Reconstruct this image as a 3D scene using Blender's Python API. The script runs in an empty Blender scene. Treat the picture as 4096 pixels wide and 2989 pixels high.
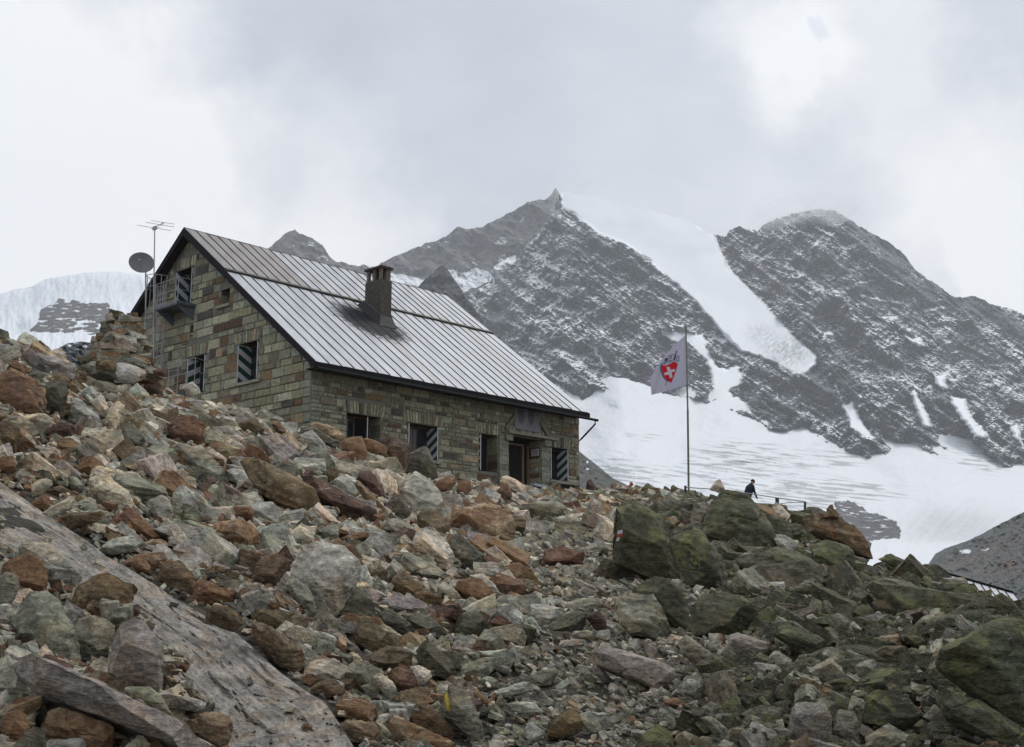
import bpy, bmesh, math, random
import numpy as np
from mathutils import Vector, Matrix

random.seed(7)
rng = np.random.default_rng(7)
S = bpy.context.scene
C = S.collection

# ------------------------------------------------------------------ camera
CX, CY, F, HY = 2048.0, 1494.5, 5090.0, 2530.0
PITCH = math.atan((HY - CY) / F)
FW = np.array([0, math.cos(PITCH), math.sin(PITCH)])
UP = np.array([0, -math.sin(PITCH), math.cos(PITCH)])
cd = bpy.data.cameras.new('camera')
cam = bpy.data.objects.new('camera', cd)
C.objects.link(cam)
cam.rotation_euler = (math.pi / 2 + PITCH, 0, 0)
cd.sensor_width = 36
cd.lens = F / 4096 * 36
cd.clip_start = 0.1
cd.clip_end = 30000
S.camera = cam


def at(u, v, y):
    """world point that stands y metres in front, on the line of sight measured at (u, v)"""
    u = np.asarray(u, float); v = np.asarray(v, float); y = np.asarray(y, float)
    a = (u - CX) / F; b = -(v - CY) / F
    dy = FW[1] + b * UP[1]; dz = FW[2] + b * UP[2]
    return np.stack(np.broadcast_arrays(a / dy * y, y, dz / dy * y), -1)


def proj(P):
    P = np.asarray(P, float)
    z = P @ FW
    return CX + F * P[..., 0] / z, CY - F * (P @ UP) / z


# ------------------------------------------------------------------ noise
_perm = np.random.default_rng(3).permutation(512)
_perm = np.concatenate([_perm, _perm, _perm])
_g = np.random.default_rng(5).normal(size=(512, 3))
_g /= np.linalg.norm(_g, axis=1)[:, None]


def perlin(P):
    P = np.asarray(P, float)
    i = np.floor(P).astype(int); f = P - i
    i &= 511
    s = f * f * f * (f * (f * 6 - 15) + 10)
    out = 0
    for dx in (0, 1):
        wx = s[..., 0] if dx else 1 - s[..., 0]
        for dy in (0, 1):
            wy = s[..., 1] if dy else 1 - s[..., 1]
            for dz in (0, 1):
                wz = s[..., 2] if dz else 1 - s[..., 2]
                h = _perm[_perm[_perm[(i[..., 0] + dx) & 511] + ((i[..., 1] + dy) & 511)] + ((i[..., 2] + dz) & 511)]
                g = _g[h]
                d = g[..., 0] * (f[..., 0] - dx) + g[..., 1] * (f[..., 1] - dy) + g[..., 2] * (f[..., 2] - dz)
                out = out + wx * wy * wz * d
    return out * 1.4


def fbm(P, oct=5, gain=.5, ridged=False):
    P = np.asarray(P, float)
    a = 1; s = 0; t = 0
    for k in range(oct):
        n = perlin(P * 2 ** k + 17.3 * k)
        if ridged: n = 1 - 2 * np.abs(n)
        s = s + a * n; t += a; a *= gain
    return s / t


def sst(a, b, x):
    t = np.clip((x - a) / (b - a), 0, 1)
    return t * t * (3 - 2 * t)


def inpoly(u, v, poly):
    u = np.asarray(u); v = np.asarray(v)
    r = np.zeros(np.broadcast(u, v).shape, bool)
    n = len(poly)
    for k in range(n):
        x0, y0 = poly[k]; x1, y1 = poly[(k + 1) % n]
        if y0 == y1: continue
        c = ((y0 > v) != (y1 > v)) & (u < (x1 - x0) * (v - y0) / (y1 - y0) + x0)
        r ^= c
    return r


# ------------------------------------------------------------------ object helpers
def empty(name, loc=(0, 0, 0)):
    o = bpy.data.objects.new(name, None); C.objects.link(o); o.location = loc
    o.empty_display_size = .2
    return o


def tag(o, label=None, cat=None, group=None, kind=None):
    if label: o['label'] = label
    if cat: o['category'] = cat
    if group: o['group'] = group
    if kind: o['kind'] = kind
    return o


def org(o):
    p = np.zeros(3)
    while o is not None:
        p = p + np.array(o.location); o = o.parent
    return p


def mk(name, verts, faces, mats, parent=None, mi=None, smooth=False, attrs=None, loc=None, sharp=None):
    """verts in world coordinates; becomes one mesh object"""
    verts = np.asarray(verts, float)
    me = bpy.data.meshes.new(name)
    o = bpy.data.objects.new(name, me); C.objects.link(o)
    base = org(parent) if parent is not None else np.zeros(3)
    if loc is None:
        loc = np.array([0., 0, 0]) if parent is None else base
    loc = np.asarray(loc, float)
    o.parent = parent
    o.location = loc - base
    verts = verts - loc
    if isinstance(faces, np.ndarray) and faces.ndim == 2:
        nf, k = faces.shape
        me.vertices.add(len(verts)); me.vertices.foreach_set('co', verts.astype(np.float32).ravel())
        me.loops.add(nf * k); me.loops.foreach_set('vertex_index', faces.astype(np.int32).ravel())
        me.polygons.add(nf)
        me.polygons.foreach_set('loop_start', np.arange(0, nf * k, k, dtype=np.int32))
        me.polygons.foreach_set('loop_total', np.full(nf, k, np.int32))
        me.update(calc_edges=True)
    else:
        me.from_pydata(verts.tolist(), [], [list(map(int, f)) for f in faces])
    for m in (mats if isinstance(mats, (list, tuple)) else [mats]): me.materials.append(m)
    if mi is not None: me.polygons.foreach_set('material_index', np.asarray(mi, np.int32))
    me.polygons.foreach_set('use_smooth', np.full(len(me.polygons), bool(smooth)))
    if smooth and sharp: me.set_sharp_from_angle(angle=math.radians(sharp))
    for k, (t, dom, val) in (attrs or {}).items():
        a = me.attributes.new(k, t, dom)
        val = np.asarray(val, np.float32)
        a.data.foreach_set({'FLOAT': 'value', 'FLOAT_VECTOR': 'vector', 'FLOAT_COLOR': 'color'}[t], val.ravel())
    me.validate(); me.update()
    return o


class MB:
    """collects shapes that end up as ONE mesh"""
    def __init__(s): s.v = []; s.f = []; s.m = []; s.t = []; s.n = 0

    def add(s, V, Fc, m=0, tint=(1, 1, 1)):
        V = np.asarray(V, float)
        s.v.append(V); s.f += [[i + s.n for i in f] for f in Fc]; s.m += [m] * len(Fc)
        s.t += [tuple(tint) + (1,)] * len(V)
        s.n += len(V)

    def box(s, o, a, b, c, m=0, tint=(1, 1, 1)):
        """corner o and three edge vectors"""
        o, a, b, c = [np.asarray(q, float) for q in (o, a, b, c)]
        V = [o, o + a, o + a + b, o + b, o + c, o + a + c, o + a + b + c, o + b + c]
        Fc = [[0, 3, 2, 1], [4, 5, 6, 7], [0, 1, 5, 4], [1, 2, 6, 5], [2, 3, 7, 6], [3, 0, 4, 7]]
        if np.dot(np.cross(a, b), c) < 0: Fc = [f[::-1] for f in Fc]
        s.add(V, Fc, m, tint)

    def prism(s, poly, d, m=0, tint=(1, 1, 1)):
        P = np.asarray(poly, float); n = len(P)
        V = np.concatenate([P, P + np.asarray(d, float)])
        Fc = [list(range(n))[::-1], list(range(n, 2 * n))] + [[i, (i + 1) % n, n + (i + 1) % n, n + i] for i in range(n)]
        s.add(V, Fc, m, tint)

    def tube(s, pts, r, n=8, m=0, tint=(1, 1, 1)):
        P = [np.asarray(p, float) for p in pts]
        rr = r if isinstance(r, (list, tuple)) else [r] * len(P)
        V = []; Fc = []
        for i, p in enumerate(P):
            d = P[min(i + 1, len(P) - 1)] - P[max(i - 1, 0)]; d = d / np.linalg.norm(d)
            a = np.cross(d, [0, 0, 1.]) if abs(d[2]) < .95 else np.cross(d, [1., 0, 0])
            a /= np.linalg.norm(a); b = np.cross(d, a)
            for k in range(n):
                t = 2 * math.pi * k / n
                V.append(p + rr[i] * (a * math.cos(t) + b * math.sin(t)))
        for i in range(len(P) - 1):
            for k in range(n):
                Fc.append([i * n + k, i * n + (k + 1) % n, (i + 1) * n + (k + 1) % n, (i + 1) * n + k])
        Fc.append(list(range(n))[::-1]); Fc.append([(len(P) - 1) * n + k for k in range(n)])
        s.add(V, Fc, m, tint)

    def build(s, name, mats, parent=None, smooth=False, sharp=30, loc=None):
        V = np.concatenate(s.v)
        return mk(name, V, s.f, mats, parent, s.m, smooth, {'tint': ('FLOAT_COLOR', 'POINT', s.t)}, loc, sharp)


# ------------------------------------------------------------------ materials
def newmat(name):
    m = bpy.data.materials.new(name); m.use_nodes = True
    nt = m.node_tree; nt.nodes.clear()
    return m, nt


class N:
    def __init__(s, nt): s.nt = nt

    def __call__(s, t, ins=None, **kw):
        n = s.nt.nodes.new(t)
        for k, v in kw.items(): setattr(n, k, v)
        for k, v in (ins or {}).items():
            if isinstance(v, bpy.types.NodeSocket): s.nt.links.new(v, n.inputs[k])
            else: n.inputs[k].default_value = v
        return n

    def mix(s, f, a, b, bt='MIX'):
        n = s('ShaderNodeMix', data_type='RGBA', blend_type=bt)
        for i, q in ((0, f), (6, a), (7, b)):
            if isinstance(q, bpy.types.NodeSocket): s.nt.links.new(q, n.inputs[i])
            else: n.inputs[i].default_value = q if i == 0 else (tuple(q) + (1,) if len(q) == 3 else q)
        return n.outputs[2]

    def math(s, op, a, b=0., c=None, clamp=False):
        n = s('ShaderNodeMath', operation=op, use_clamp=clamp)
        for i, q in enumerate((a, b) if c is None else (a, b, c)):
            if isinstance(q, bpy.types.NodeSocket): s.nt.links.new(q, n.inputs[i])
            else: n.inputs[i].default_value = q
        return n.outputs[0]

    def rng(s, x, a, b, c=0., d=1., sm=False):
        n = s('ShaderNodeMapRange', clamp=True, interpolation_type='SMOOTHSTEP' if sm else 'LINEAR')
        for i, q in enumerate((x, a, b, c, d)):
            if isinstance(q, bpy.types.NodeSocket): s.nt.links.new(q, n.inputs[i])
            else: n.inputs[i].default_value = q
        return n.outputs[0]

    def noise(s, vec, scale, detail=4., rough=.55, dist=0.):
        n = s('ShaderNodeTexNoise', {'Scale': scale, 'Detail': detail, 'Roughness': rough, 'Distortion': dist})
        if vec is not None: s.nt.links.new(vec, n.inputs['Vector'])
        return n.outputs[0]

    def mapping(s, vec, scale=(1, 1, 1), rot=(0, 0, 0)):
        n = s('ShaderNodeMapping', {'Scale': scale, 'Rotation': rot})
        s.nt.links.new(vec, n.inputs['Vector'])
        return n.outputs[0]

    def out(s, col, rough=.8, metal=0., bump=None, bs=.5, bd=.02, spec=.3, **kw):
        p = s('ShaderNodeBsdfPrincipled')
        for k, q in (('Base Color', col), ('Roughness', rough), ('Metallic', metal), ('Specular IOR Level', spec)):
            if isinstance(q, bpy.types.NodeSocket): s.nt.links.new(q, p.inputs[k])
            else: p.inputs[k].default_value = (tuple(q) + (1,)) if k == 'Base Color' and len(q) == 3 else q
        for k, q in kw.items(): p.inputs[k.replace('_', ' ')].default_value = q
        if bump is not None:
            b = s('ShaderNodeBump', {'Strength': bs, 'Distance': bd, 'Height': bump})
            s.nt.links.new(b.outputs[0], p.inputs['Normal'])
        o = s('ShaderNodeOutputMaterial')
        s.nt.links.new(p.outputs[0], o.inputs[0])
        return p


def attr(n, name, out=0):
    return n('ShaderNodeAttribute', attribute_name=name).outputs[out]


def simple(name, col, rough=.7, metal=0., var=.25, scale=6., bump=.2, spec=.3, bd=.01):
    m, nt = newmat(name); n = N(nt)
    tc = n('ShaderNodeTexCoord').outputs['Object']
    x = n.noise(tc, scale, 5.)
    f = n.rng(x, .3, .7, 1 - var, 1 + var)
    c = n.mix(1., col, (1, 1, 1), 'MULTIPLY')
    v = n('ShaderNodeVectorMath', {0: c, 1: (1, 1, 1)}, operation='MULTIPLY')
    nt.links.new(n('ShaderNodeCombineXYZ', {0: f, 1: f, 2: f}).outputs[0], v.inputs[1])
    n.out(v.outputs[0], rough, metal, x, bump, bd, spec)
    return m


def tinted(name, rough=.85, metal=0., var=.3, scale=5., bump=.35, bd=.02, spec=.25, fine=30.):
    """colour comes from the 'tint' attribute of the mesh, broken up by noise"""
    m, nt = newmat(name); n = N(nt)
    tc = n('ShaderNodeTexCoord').outputs['Object']
    x = n.noise(tc, scale, 5.); y = n.noise(tc, fine, 3.)
    f = n.math('MULTIPLY', n.rng(x, .3, .7, 1 - var, 1 + var), n.rng(y, .3, .7, 1 - var * .6, 1 + var * .6))
    v = n('ShaderNodeVectorMath', {0: attr(n, 'tint')}, operation='MULTIPLY')
    nt.links.new(n('ShaderNodeCombineXYZ', {0: f, 1: f, 2: f}).outputs[0], v.inputs[1])
    n.out(v.outputs[0], rough, metal, n.math('ADD', x, n.math('MULTIPLY', y, .4)), bump, bd, spec)
    return m


def rock_mat():
    m, nt = newmat('weathered schist'); n = N(nt)
    rco = attr(n, 'rco', 1); tint = attr(n, 'tint', 0)
    rx = n('ShaderNodeSeparateXYZ', {0: attr(n, 'rx', 1)})
    rust, lich, rnd = rx.outputs
    big = n.noise(rco, 3.2, 5., .6, .4)
    fin = n.noise(rco, 17., 6., .65)
    st = n.noise(n.mapping(rco, (1., 1.2, 4.6), (.35, .2, 0)), 2.2, 6., .62, .8)
    f = n.math('MULTIPLY', n.rng(big, .3, .7, .60, 1.42), n.rng(fin, .3, .7, .60, 1.42))
    f = n.math('MULTIPLY', f, n.rng(st, .34, .66, .82, 1.18))
    v = n('ShaderNodeVectorMath', {0: tint}, operation='MULTIPLY')
    nt.links.new(n('ShaderNodeCombineXYZ', {0: f, 1: f, 2: f}).outputs[0], v.inputs[1])
    col = v.outputs[0]
    hn = n.noise(rco, 1.4, 5., .6, 1.2)
    col = n.mix(n.rng(hn, .47, .60, 0., .6, True), col, n.mix(1., col, (1.24, 1.04, .82), 'MULTIPLY'))
    h2 = n.noise(n.mapping(rco, (1, 1, 2.2)), 2.7, 6., .68, 1.6)
    col = n.mix(n.rng(h2, .54, .62, 0., .7, True), col, n.mix(1., col, (1.42, 1.40, 1.38), 'MULTIPLY'))
    col = n.mix(n.rng(h2, .47, .37, 0., .6, True), col, n.mix(1., col, (.43, .43, .45), 'MULTIPLY'))
    # rust bloom
    rn = n.noise(rco, 1.9, 5., .62, .9)
    th = n.math('SUBTRACT', .82, n.math('MULTIPLY', rust, .44))
    rm = n.rng(n.math('SUBTRACT', rn, th), -.035, .045, 0., .85, True)
    rcol = n.mix(n.rng(fin, .35, .65), (.15, .078, .042), (.27, .165, .085))
    col = n.mix(rm, col, rcol)
    # pale crystalline flecks
    vn = n.noise(n.mapping(rco, (1, 1, 3.)), 7., 5., .7, 1.2)
    vm = n.math('MULTIPLY', n.rng(vn, .6, .68, 0., .6, True), n.rng(rnd, .1, .6))
    col = n.mix(vm, col, (.46, .45, .40))
    # lichen, more of it on upper sides
    geo = n('ShaderNodeNewGeometry'); nz = n('ShaderNodeSeparateXYZ', {0: geo.outputs['Normal']}).outputs[2]
    ln = n.noise(rco, 7., 8., .78, .9)
    l2 = n.noise(rco, 1.6, 3.)
    th2 = n.math('SUBTRACT', .84, n.math('MULTIPLY', lich, .31))
    e = n.math('ADD', n.math('MULTIPLY', ln, .55), n.math('MULTIPLY', l2, .5))
    e = n.math('ADD', e, n.math('MULTIPLY', nz, .05))
    lm = n.rng(n.math('SUBTRACT', e, th2), -.004, .012, 0., .85, True)
    lcol = n.mix(n.rng(n.noise(rco, 4., 3.), .42, .58), (.088, .09, .052), (.185, .19, .08))
    col = n.mix(lm, col, lcol)
    h = n.math('ADD', n.math('MULTIPLY', fin, .6), n.math('MULTIPLY', st, .9))
    h = n.math('ADD', h, n.math('MULTIPLY', big, .8))
    n.out(col, .86, 0., h, 1., .06, .22)
    return m


ROCK = rock_mat()
# ------------------------------------------------------------------ world and sun
SUN_EL, SUN_AZ = math.radians(54), math.radians(38)      # azimuth measured from +Y towards +X
w = bpy.data.worlds.new('World'); S.world = w; w.use_nodes = True
nt = w.node_tree; nt.nodes.clear(); n = N(nt)
dirv = n('ShaderNodeTexCoord').outputs['Generated']
dirn = n('ShaderNodeVectorMath', {0: dirv}, operation='NORMALIZE').outputs[0]
wn = n('ShaderNodeTexNoise', {'Scale': 5.5, 'Detail': 7., 'Roughness': .6, 'Vector': dirn})
off = n('ShaderNodeVectorMath', {0: wn.outputs['Color'], 1: (.5, .5, .5)}, operation='SUBTRACT').outputs[0]
off = n('ShaderNodeVectorMath', {0: off}, operation='SCALE'); off.inputs['Scale'].default_value = .22
wd = n('ShaderNodeVectorMath', {0: dirn, 1: off.outputs[0]}, operation='ADD').outputs[0]
wd = n('ShaderNodeVectorMath', {0: wd}, operation='NORMALIZE').outputs[0]


def skyblob(u, v, rad, amt, soft=1.):
    d = at(u, v, 1.); d = d / np.linalg.norm(d)
    dt = n('ShaderNodeVectorMath', {0: wd, 1: tuple(d)}, operation='DOT_PRODUCT').outputs['Value']
    return n.rng(dt, math.cos(rad / F), 1., 0., amt, True)


base = n.noise(dirn, 2.4, 6., .55, .3)
base2 = n.noise(n.mapping(dirn, (1, 1, 2.2)), 6.5, 7., .6, .2)
val = n.rng(base, .35, .65, .635, .72)
val = n.math('ADD', val, n.rng(base2, .3, .7, -.045, .05))
for q in ((100, 620, 1000, .27), (350, 1000, 700, .30), (60, 60, 520, .12), (1100, 800, 650, .16), (1400, 1020, 420, .14),
          (3160, 340, 420, .17), (3130, 450, 260, .10), (3500, 180, 420, .16), (4060, 1120, 380, .36), (3850, 760, 560, .22),
          (2900, 760, 700, .06), (1150, 60, 500, -.05), (1500, 250, 900, -.09), (2500, 420, 800, -.07), (3500, 560, 300, -.06), (2100, 600, 500, .02), (3350, 620, 330, -.07), (3950, 330, 330, -.05)):
    val = n.math('ADD', val, skyblob(*q))
val = n.math('MINIMUM', val, .96)
zz = n('ShaderNodeSeparateXYZ', {0: dirn}).outputs[2]
val = n.math('MULTIPLY', val, n.rng(zz, .45, 1., 1., 1.05))
val = n.math('MULTIPLY', val, n.rng(zz, -.25, 0., .25, 1.))
cool = n.rng(val, .6, .9, 1., 0.)
ccol = n.mix(cool, (.985, 1.0, 1.02), (.915, .975, 1.10))
cc = n('ShaderNodeVectorMath', {0: ccol}, operation='SCALE'); nt.links.new(val, cc.inputs['Scale'])
sky = n('ShaderNodeTexSky', sky_type='NISHITA', sun_disc=False, sun_elevation=SUN_EL, sun_rotation=SUN_AZ)
sky.altitude = 2800
gap = skyblob(3315, 205, 60, .22)
bg1 = n('ShaderNodeBackground', {'Color': cc.outputs[0], 'Strength': 1.})
bg2 = n('ShaderNodeBackground', {'Color': sky.outputs[0], 'Strength': .12})
ms = n('ShaderNodeMixShader', {0: gap, 1: bg1.outputs[0], 2: bg2.outputs[0]})
nt.links.new(ms.outputs[0], n('ShaderNodeOutputWorld').inputs[0])

sd = bpy.data.lights.new('sun', 'SUN'); so = bpy.data.objects.new('sun', sd); C.objects.link(so)
sd.energy = 1.5; sd.angle = math.radians(11); sd.color = (1., .96, .9)
sv = Vector((math.sin(SUN_AZ) * math.cos(SUN_EL), math.cos(SUN_AZ) * math.cos(SUN_EL), math.sin(SUN_EL)))
so.rotation_euler = sv.to_track_quat('Z', 'Y').to_euler()
so.location = (30, 20, 80)
S.view_settings.view_transform = 'Standard'; S.view_settings.look = 'None'
S.view_settings.exposure = .12; S.view_settings.gamma = 1
S.cycles.volume_bounces = 3
S.cycles.max_bounces = 6
S.cycles.use_denoising = True

# ------------------------------------------------------------------ hut frame
HU = np.array([.69002653, .72378408, 0]); HV = np.array([-.72378408, .69002653, 0]); HZ = np.array([0, 0, 1.])
EAVE = np.array([-7.63785476, 48.5, 10.33898]); L_ROOF = 16.42
HALF, RISE = 10.1, 7.678; LB, LC = 4.514, 3.396
W0 = EAVE + .85 * HV + .45 * HU; LW = 16.22 - .0
APEX = EAVE + HALF * HV + RISE * HZ

# ------------------------------------------------------------------ terrain
COLS = [  # azimuth column (u), then (v, distance) from near to the crest
    (0, [(2989, 5.5), (2600, 7), (2200, 10), (1940, 13), (1710, 17), (1520, 22), (1385, 28)]),
    (400, [(2989, 6), (2600, 7.8), (2200, 11.5), (1940, 15.5), (1705, 22), (1575, 30), (1525, 36), (1505, 41)]),
    (800, [(2989, 6.5), (2600, 8.5), (2200, 13), (1940, 18.5), (1750, 27), (1650, 38), (1590, 54.5)]),
    (1240, [(2989, 7), (2600, 9.3), (2200, 15), (1960, 22), (1830, 33), (1745, 48.), (1730, 51)]),
    (1600, [(2989, 7.3), (2600, 10), (2300, 15), (2100, 22), (1960, 35), (1885, 49), (1870, 53.5)]),
    (2000, [(2989, 7.5), (2700, 9.5), (2400, 15), (2200, 23), (2060, 37), (1975, 52), (1950, 57.5)]),
    (2316, [(2989, 7.5), (2600, 10.5), (2400, 15), (2200, 24), (2065, 38), (1985, 54), (1963, 61)]),
    (2700, [(2989, 7.3), (2600, 10.5), (2350, 16), (2150, 26), (2020, 40), (1972, 54), (1966, 57)]),
    (3000, [(2989, 7), (2600, 10), (2350, 15.5), (2200, 21), (2100, 29), (2050, 40), (2035, 55)]),
    (3400, [(2989, 6.8), (2600, 9.5), (2400, 13.5), (2270, 19), (2180, 26), (2150, 30)]),
    (3800, [(2989, 6.5), (2600, 9), (2470, 12.5), (2380, 17), (2340, 20)]),
    (4096, [(2989, 6.3), (2740, 8), (2600, 10.5), (2530, 13)]),
]
CA = []; CZ = []
YS = np.concatenate([np.linspace(-20, 2, 12), np.geomspace(3, 400, 260)])
for u, pts in COLS:
    ys = np.array([p[1] for p in pts]); z = np.array([at(u, p[0], p[1])[2] for p in pts])
    a = (u - CX) / F
    ys = np.concatenate([[-20, 0, 2.5], ys]); zn = -1.62 if abs(a) < .2 else -1.62 + .5 * (abs(a) - .2) / .2 * (1 if a < 0 else -.4)
    z = np.concatenate([[zn - .3, zn, zn + .02], z])
    yl, zl = ys[-1], z[-1]
    flat = {800: 76, 1240: 76, 1600: 76, 2000: 75, 2316: 72, 2700: 66, 3000: 62}.get(u, yl + 2)
    ys = np.concatenate([ys, [flat, flat + 12, flat + 60, flat + 400]])
    z = np.concatenate([z, [zl + (.0 if flat > yl + 3 else -.2), zl - 7, zl - 45, zl - 160]])
    CA.append(a); CZ.append(np.interp(YS, ys, z))
CA = np.array(CA); CZ = np.array(CZ)
for _ in range(2):                                        # smooth along distance
    CZ[:, 1:-1] = .25 * CZ[:, :-2] + .5 * CZ[:, 1:-1] + .25 * CZ[:, 2:]
AF = np.linspace(-.75, .75, 301)
ZF = np.stack([np.interp(AF, CA, CZ[:, j]) for j in range(len(YS))], 1)
for _ in range(30):
    ZF[1:-1] = .25 * ZF[:-2] + .5 * ZF[1:-1] + .25 * ZF[2:]


def ground_z(x, y):
    x = np.asarray(x, float); y = np.asarray(y, float)
    a = np.clip(x / np.maximum(y, 4.), -.749, .749)
    fi = (a + .75) / 1.5 * 300; i = np.clip(fi.astype(int), 0, 299); fi = fi - i
    fj = np.interp(y, YS, np.arange(len(YS))); j = np.clip(fj.astype(int), 0, len(YS) - 2); fj = fj - j
    return (ZF[i, j] * (1 - fi) * (1 - fj) + ZF[i + 1, j] * fi * (1 - fj) + ZF[i, j + 1] * (1 - fi) * fj + ZF[i + 1, j + 1] * fi * fj)


def ground_hit(u, v, y0=4.):
    """where the line of sight (u, v) first meets the ground"""
    ys = np.geomspace(y0, 90, 900)
    P = at(u, v, ys)
    d = P[:, 2] - ground_z(P[:, 0], P[:, 1])
    k = np.argmax(d < 0)
    if d[k] >= 0: return None
    return float(ys[k])


ground_m, gnt = newmat('gravel and grit'); n = N(gnt)
tc = n('ShaderNodeTexCoord').outputs['Object']
v1 = n('ShaderNodeTexVoronoi', {'Vector': tc, 'Scale': 16.}); v2 = n('ShaderNodeTexVoronoi', {'Vector': tc, 'Scale': 45.})
c1 = n('ShaderNodeSeparateColor', {0: v1.outputs['Color']}).outputs[0]
col = n.mix(c1, (.045, .040, .030), (.125, .118, .095))
col = n.mix(n.rng(n.noise(tc, .7, 4.), .5, .7), col, (.13, .085, .05))
col = n.mix(n.rng(v2.outputs['Distance'], 0., .5, .0, .6), col, (.05, .048, .04))
hgt = n.math('ADD', n.math('MULTIPLY', v1.outputs['Distance'], -1.), n.math('MULTIPLY', v2.outputs['Distance'], -.5))
n.out(col, .95, 0., hgt, .9, .05, .15)

gx = np.arange(-62, 62.01, .3); gy = np.arange(-10, 150.01, .3)
GX, GY = np.meshgrid(gx, gy, indexing='ij')
GZ = ground_z(GX, GY) + .07 * fbm(np.stack([GX * .9, GY * .9, GX * 0], -1), 4)
nx, ny = GX.shape
idx = np.arange(nx * ny).reshape(nx, ny)
q = np.stack([idx[:-1, :-1], idx[1:, :-1], idx[1:, 1:], idx[:-1, 1:]], -1).reshape(-1, 4)
g = mk('ground', np.stack([GX, GY, GZ], -1).reshape(-1, 3), q, ground_m, smooth=True)
tag(g, 'grey gravel and grit under the boulder slope', 'ground', kind='structure')

# ------------------------------------------------------------------ mountains
def mountain_mat(name, rock=(.118, .134, .142), rock2=(.15, .156, .152), warm=.3, sx=.012, snowc=(.86, .88, .90), dirt=(.30, .32, .33), brk=.8):
    m, nt = newmat(name); n = N(nt)
    tc = n('ShaderNodeTexCoord').outputs['Object']
    snow = attr(n, 'snow', 2); dt = attr(n, 'dirt', 2); rd = attr(n, 'red', 2)
    st = n.noise(n.mapping(tc, (sx, sx, sx * 2.6), (.25, .5, 0)), 1., 8., .68, .8)
    b = n.noise(n.mapping(tc, (sx, sx, sx)), .45, 6., .6)
    f = n.noise(n.mapping(tc, (sx, sx, sx)), 3.5, 6., .7)
    geo = n('ShaderNodeNewGeometry'); nz = n('ShaderNodeSeparateXYZ', {0: geo.outputs['Normal']}).outputs[2]
    r = n.mix(n.rng(b, .4, .66, 0., warm + .3), rock, rock2)
    r = n.mix(n.rng(f, .3, .7, 0., 1.), n.mix(1., r, (.55, .55, .56), 'MULTIPLY'), n.mix(1., r, (1.4, 1.4, 1.4), 'MULTIPLY'))
    r = n.mix(rd, r, (.20, .125, .095))
    e = n.math('ADD', snow, n.math('MULTIPLY', n.math('SUBTRACT', st, .5), brk * 1.8))
    e = n.math('ADD', e, n.math('MULTIPLY', n.math('SUBTRACT', f, .5), brk * 1.3))
    e = n.math('ADD', e, n.math('MULTIPLY', n.math('SUBTRACT', nz, .45), .35))
    mask = n.rng(e, .46, .60, 0., 1., True)
    sc = n.mix(dt, snowc, n.mix(n.rng(f, .35, .65), dirt, n.mix(1., dirt, (.6, .6, .6), 'MULTIPLY')))
    col = n.mix(mask, r, sc)
    h = n.math('MULTIPLY', n.math('ADD', st, f), n.math('SUBTRACT', 1.05, mask))
    n.out(col, n.rng(mask, 0, 1, .95, .7), 0., h, .8, .12 / sx, .15)
    return m


def sheet(name, label, top, bottom, yb, yt, amp, fs, mat, nu, nv, jag=4., pw=1., seed=0., snowf=None, dirtf=None, redf=None, back=400., ridged=True, cat='mountain', fy=1., shear=0., rib=0.):
    top = np.array(top, float); bottom = np.array(bottom, float)
    u0 = max(top[0, 0], bottom[0, 0]); u1 = min(top[-1, 0], bottom[-1, 0])
    u = np.linspace(u0, u1, nu)
    vt = np.interp(u, top[:, 0], top[:, 1]); vb = np.interp(u, bottom[:, 0], bottom[:, 1])
    vts = vt.copy()
    kk = max(3, nu // 30)
    pad = np.pad(vts, kk, mode='edge'); vts = np.convolve(pad, np.ones(2 * kk + 1) / (2 * kk + 1), 'same')[kk:-kk]
    vt = vt + jag * (fbm(np.stack([u / 40., u * 0 + seed, u * 0], -1), 5, .62) * 2.2)
    wv = np.linspace(0, 1, nv) ** .9
    U_, Wv = np.meshgrid(u, wv, indexing='ij')
    V_ = vb[:, None] + (vt - vb)[:, None] * Wv
    q = np.stack([(U_ + shear * V_) / fs, V_ / fs * fy, np.full_like(U_, seed)], -1)
    rel = fbm(q, 7, .56, ridged) if ridged else fbm(q, 5, .45)
    if rib:
        ca_, sa_ = math.cos(rib), math.sin(rib)
        la, lb = U_ * ca_ + V_ * sa_, -U_ * sa_ + V_ * ca_
        rel = .55 * rel + .75 * fbm(np.stack([la / 480, lb / 120, np.full_like(U_, seed + 3)], -1), 6, .6, True)
    Ws = np.clip((vb[:, None] - V_) / (vb - vts)[:, None], 0, 1.3)
    Y = yb + (yt - yb) * Ws ** pw - amp * rel * np.minimum(1, 4 * Wv + .2)
    P = at(U_, V_, Y)
    sn = snowf(U_, V_, rel) if snowf else np.full_like(U_, -1.)
    dr = dirtf(U_, V_, rel) if dirtf else np.zeros_like(U_)
    rd = redf(U_, V_, rel) if redf else np.zeros_like(U_)
    Pt = P[:, -1]
    bk = [Pt + np.array([0, back * k, -back * (.9 * k * k + .15 * k)]) for k in (.25, .6, 1.2)]
    P = np.concatenate([P] + [b[:, None] for b in bk], 1)
    ext = lambda a: np.concatenate([a, np.repeat(a[:, -1:], 3, 1)], 1)
    idx = np.arange(P.shape[0] * P.shape[1]).reshape(P.shape[:2])
    qf = np.stack([idx[:-1, :-1], idx[1:, :-1], idx[1:, 1:], idx[:-1, 1:]], -1).reshape(-1, 4)
    o = mk(name, P.reshape(-1, 3), qf, mat, smooth=True, attrs={'snow': ('FLOAT', 'POINT', ext(sn)), 'dirt': ('FLOAT', 'POINT', ext(dr)), 'red': ('FLOAT', 'POINT', ext(rd))})
    tag(o, label, cat, kind='structure')
    return o


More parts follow.
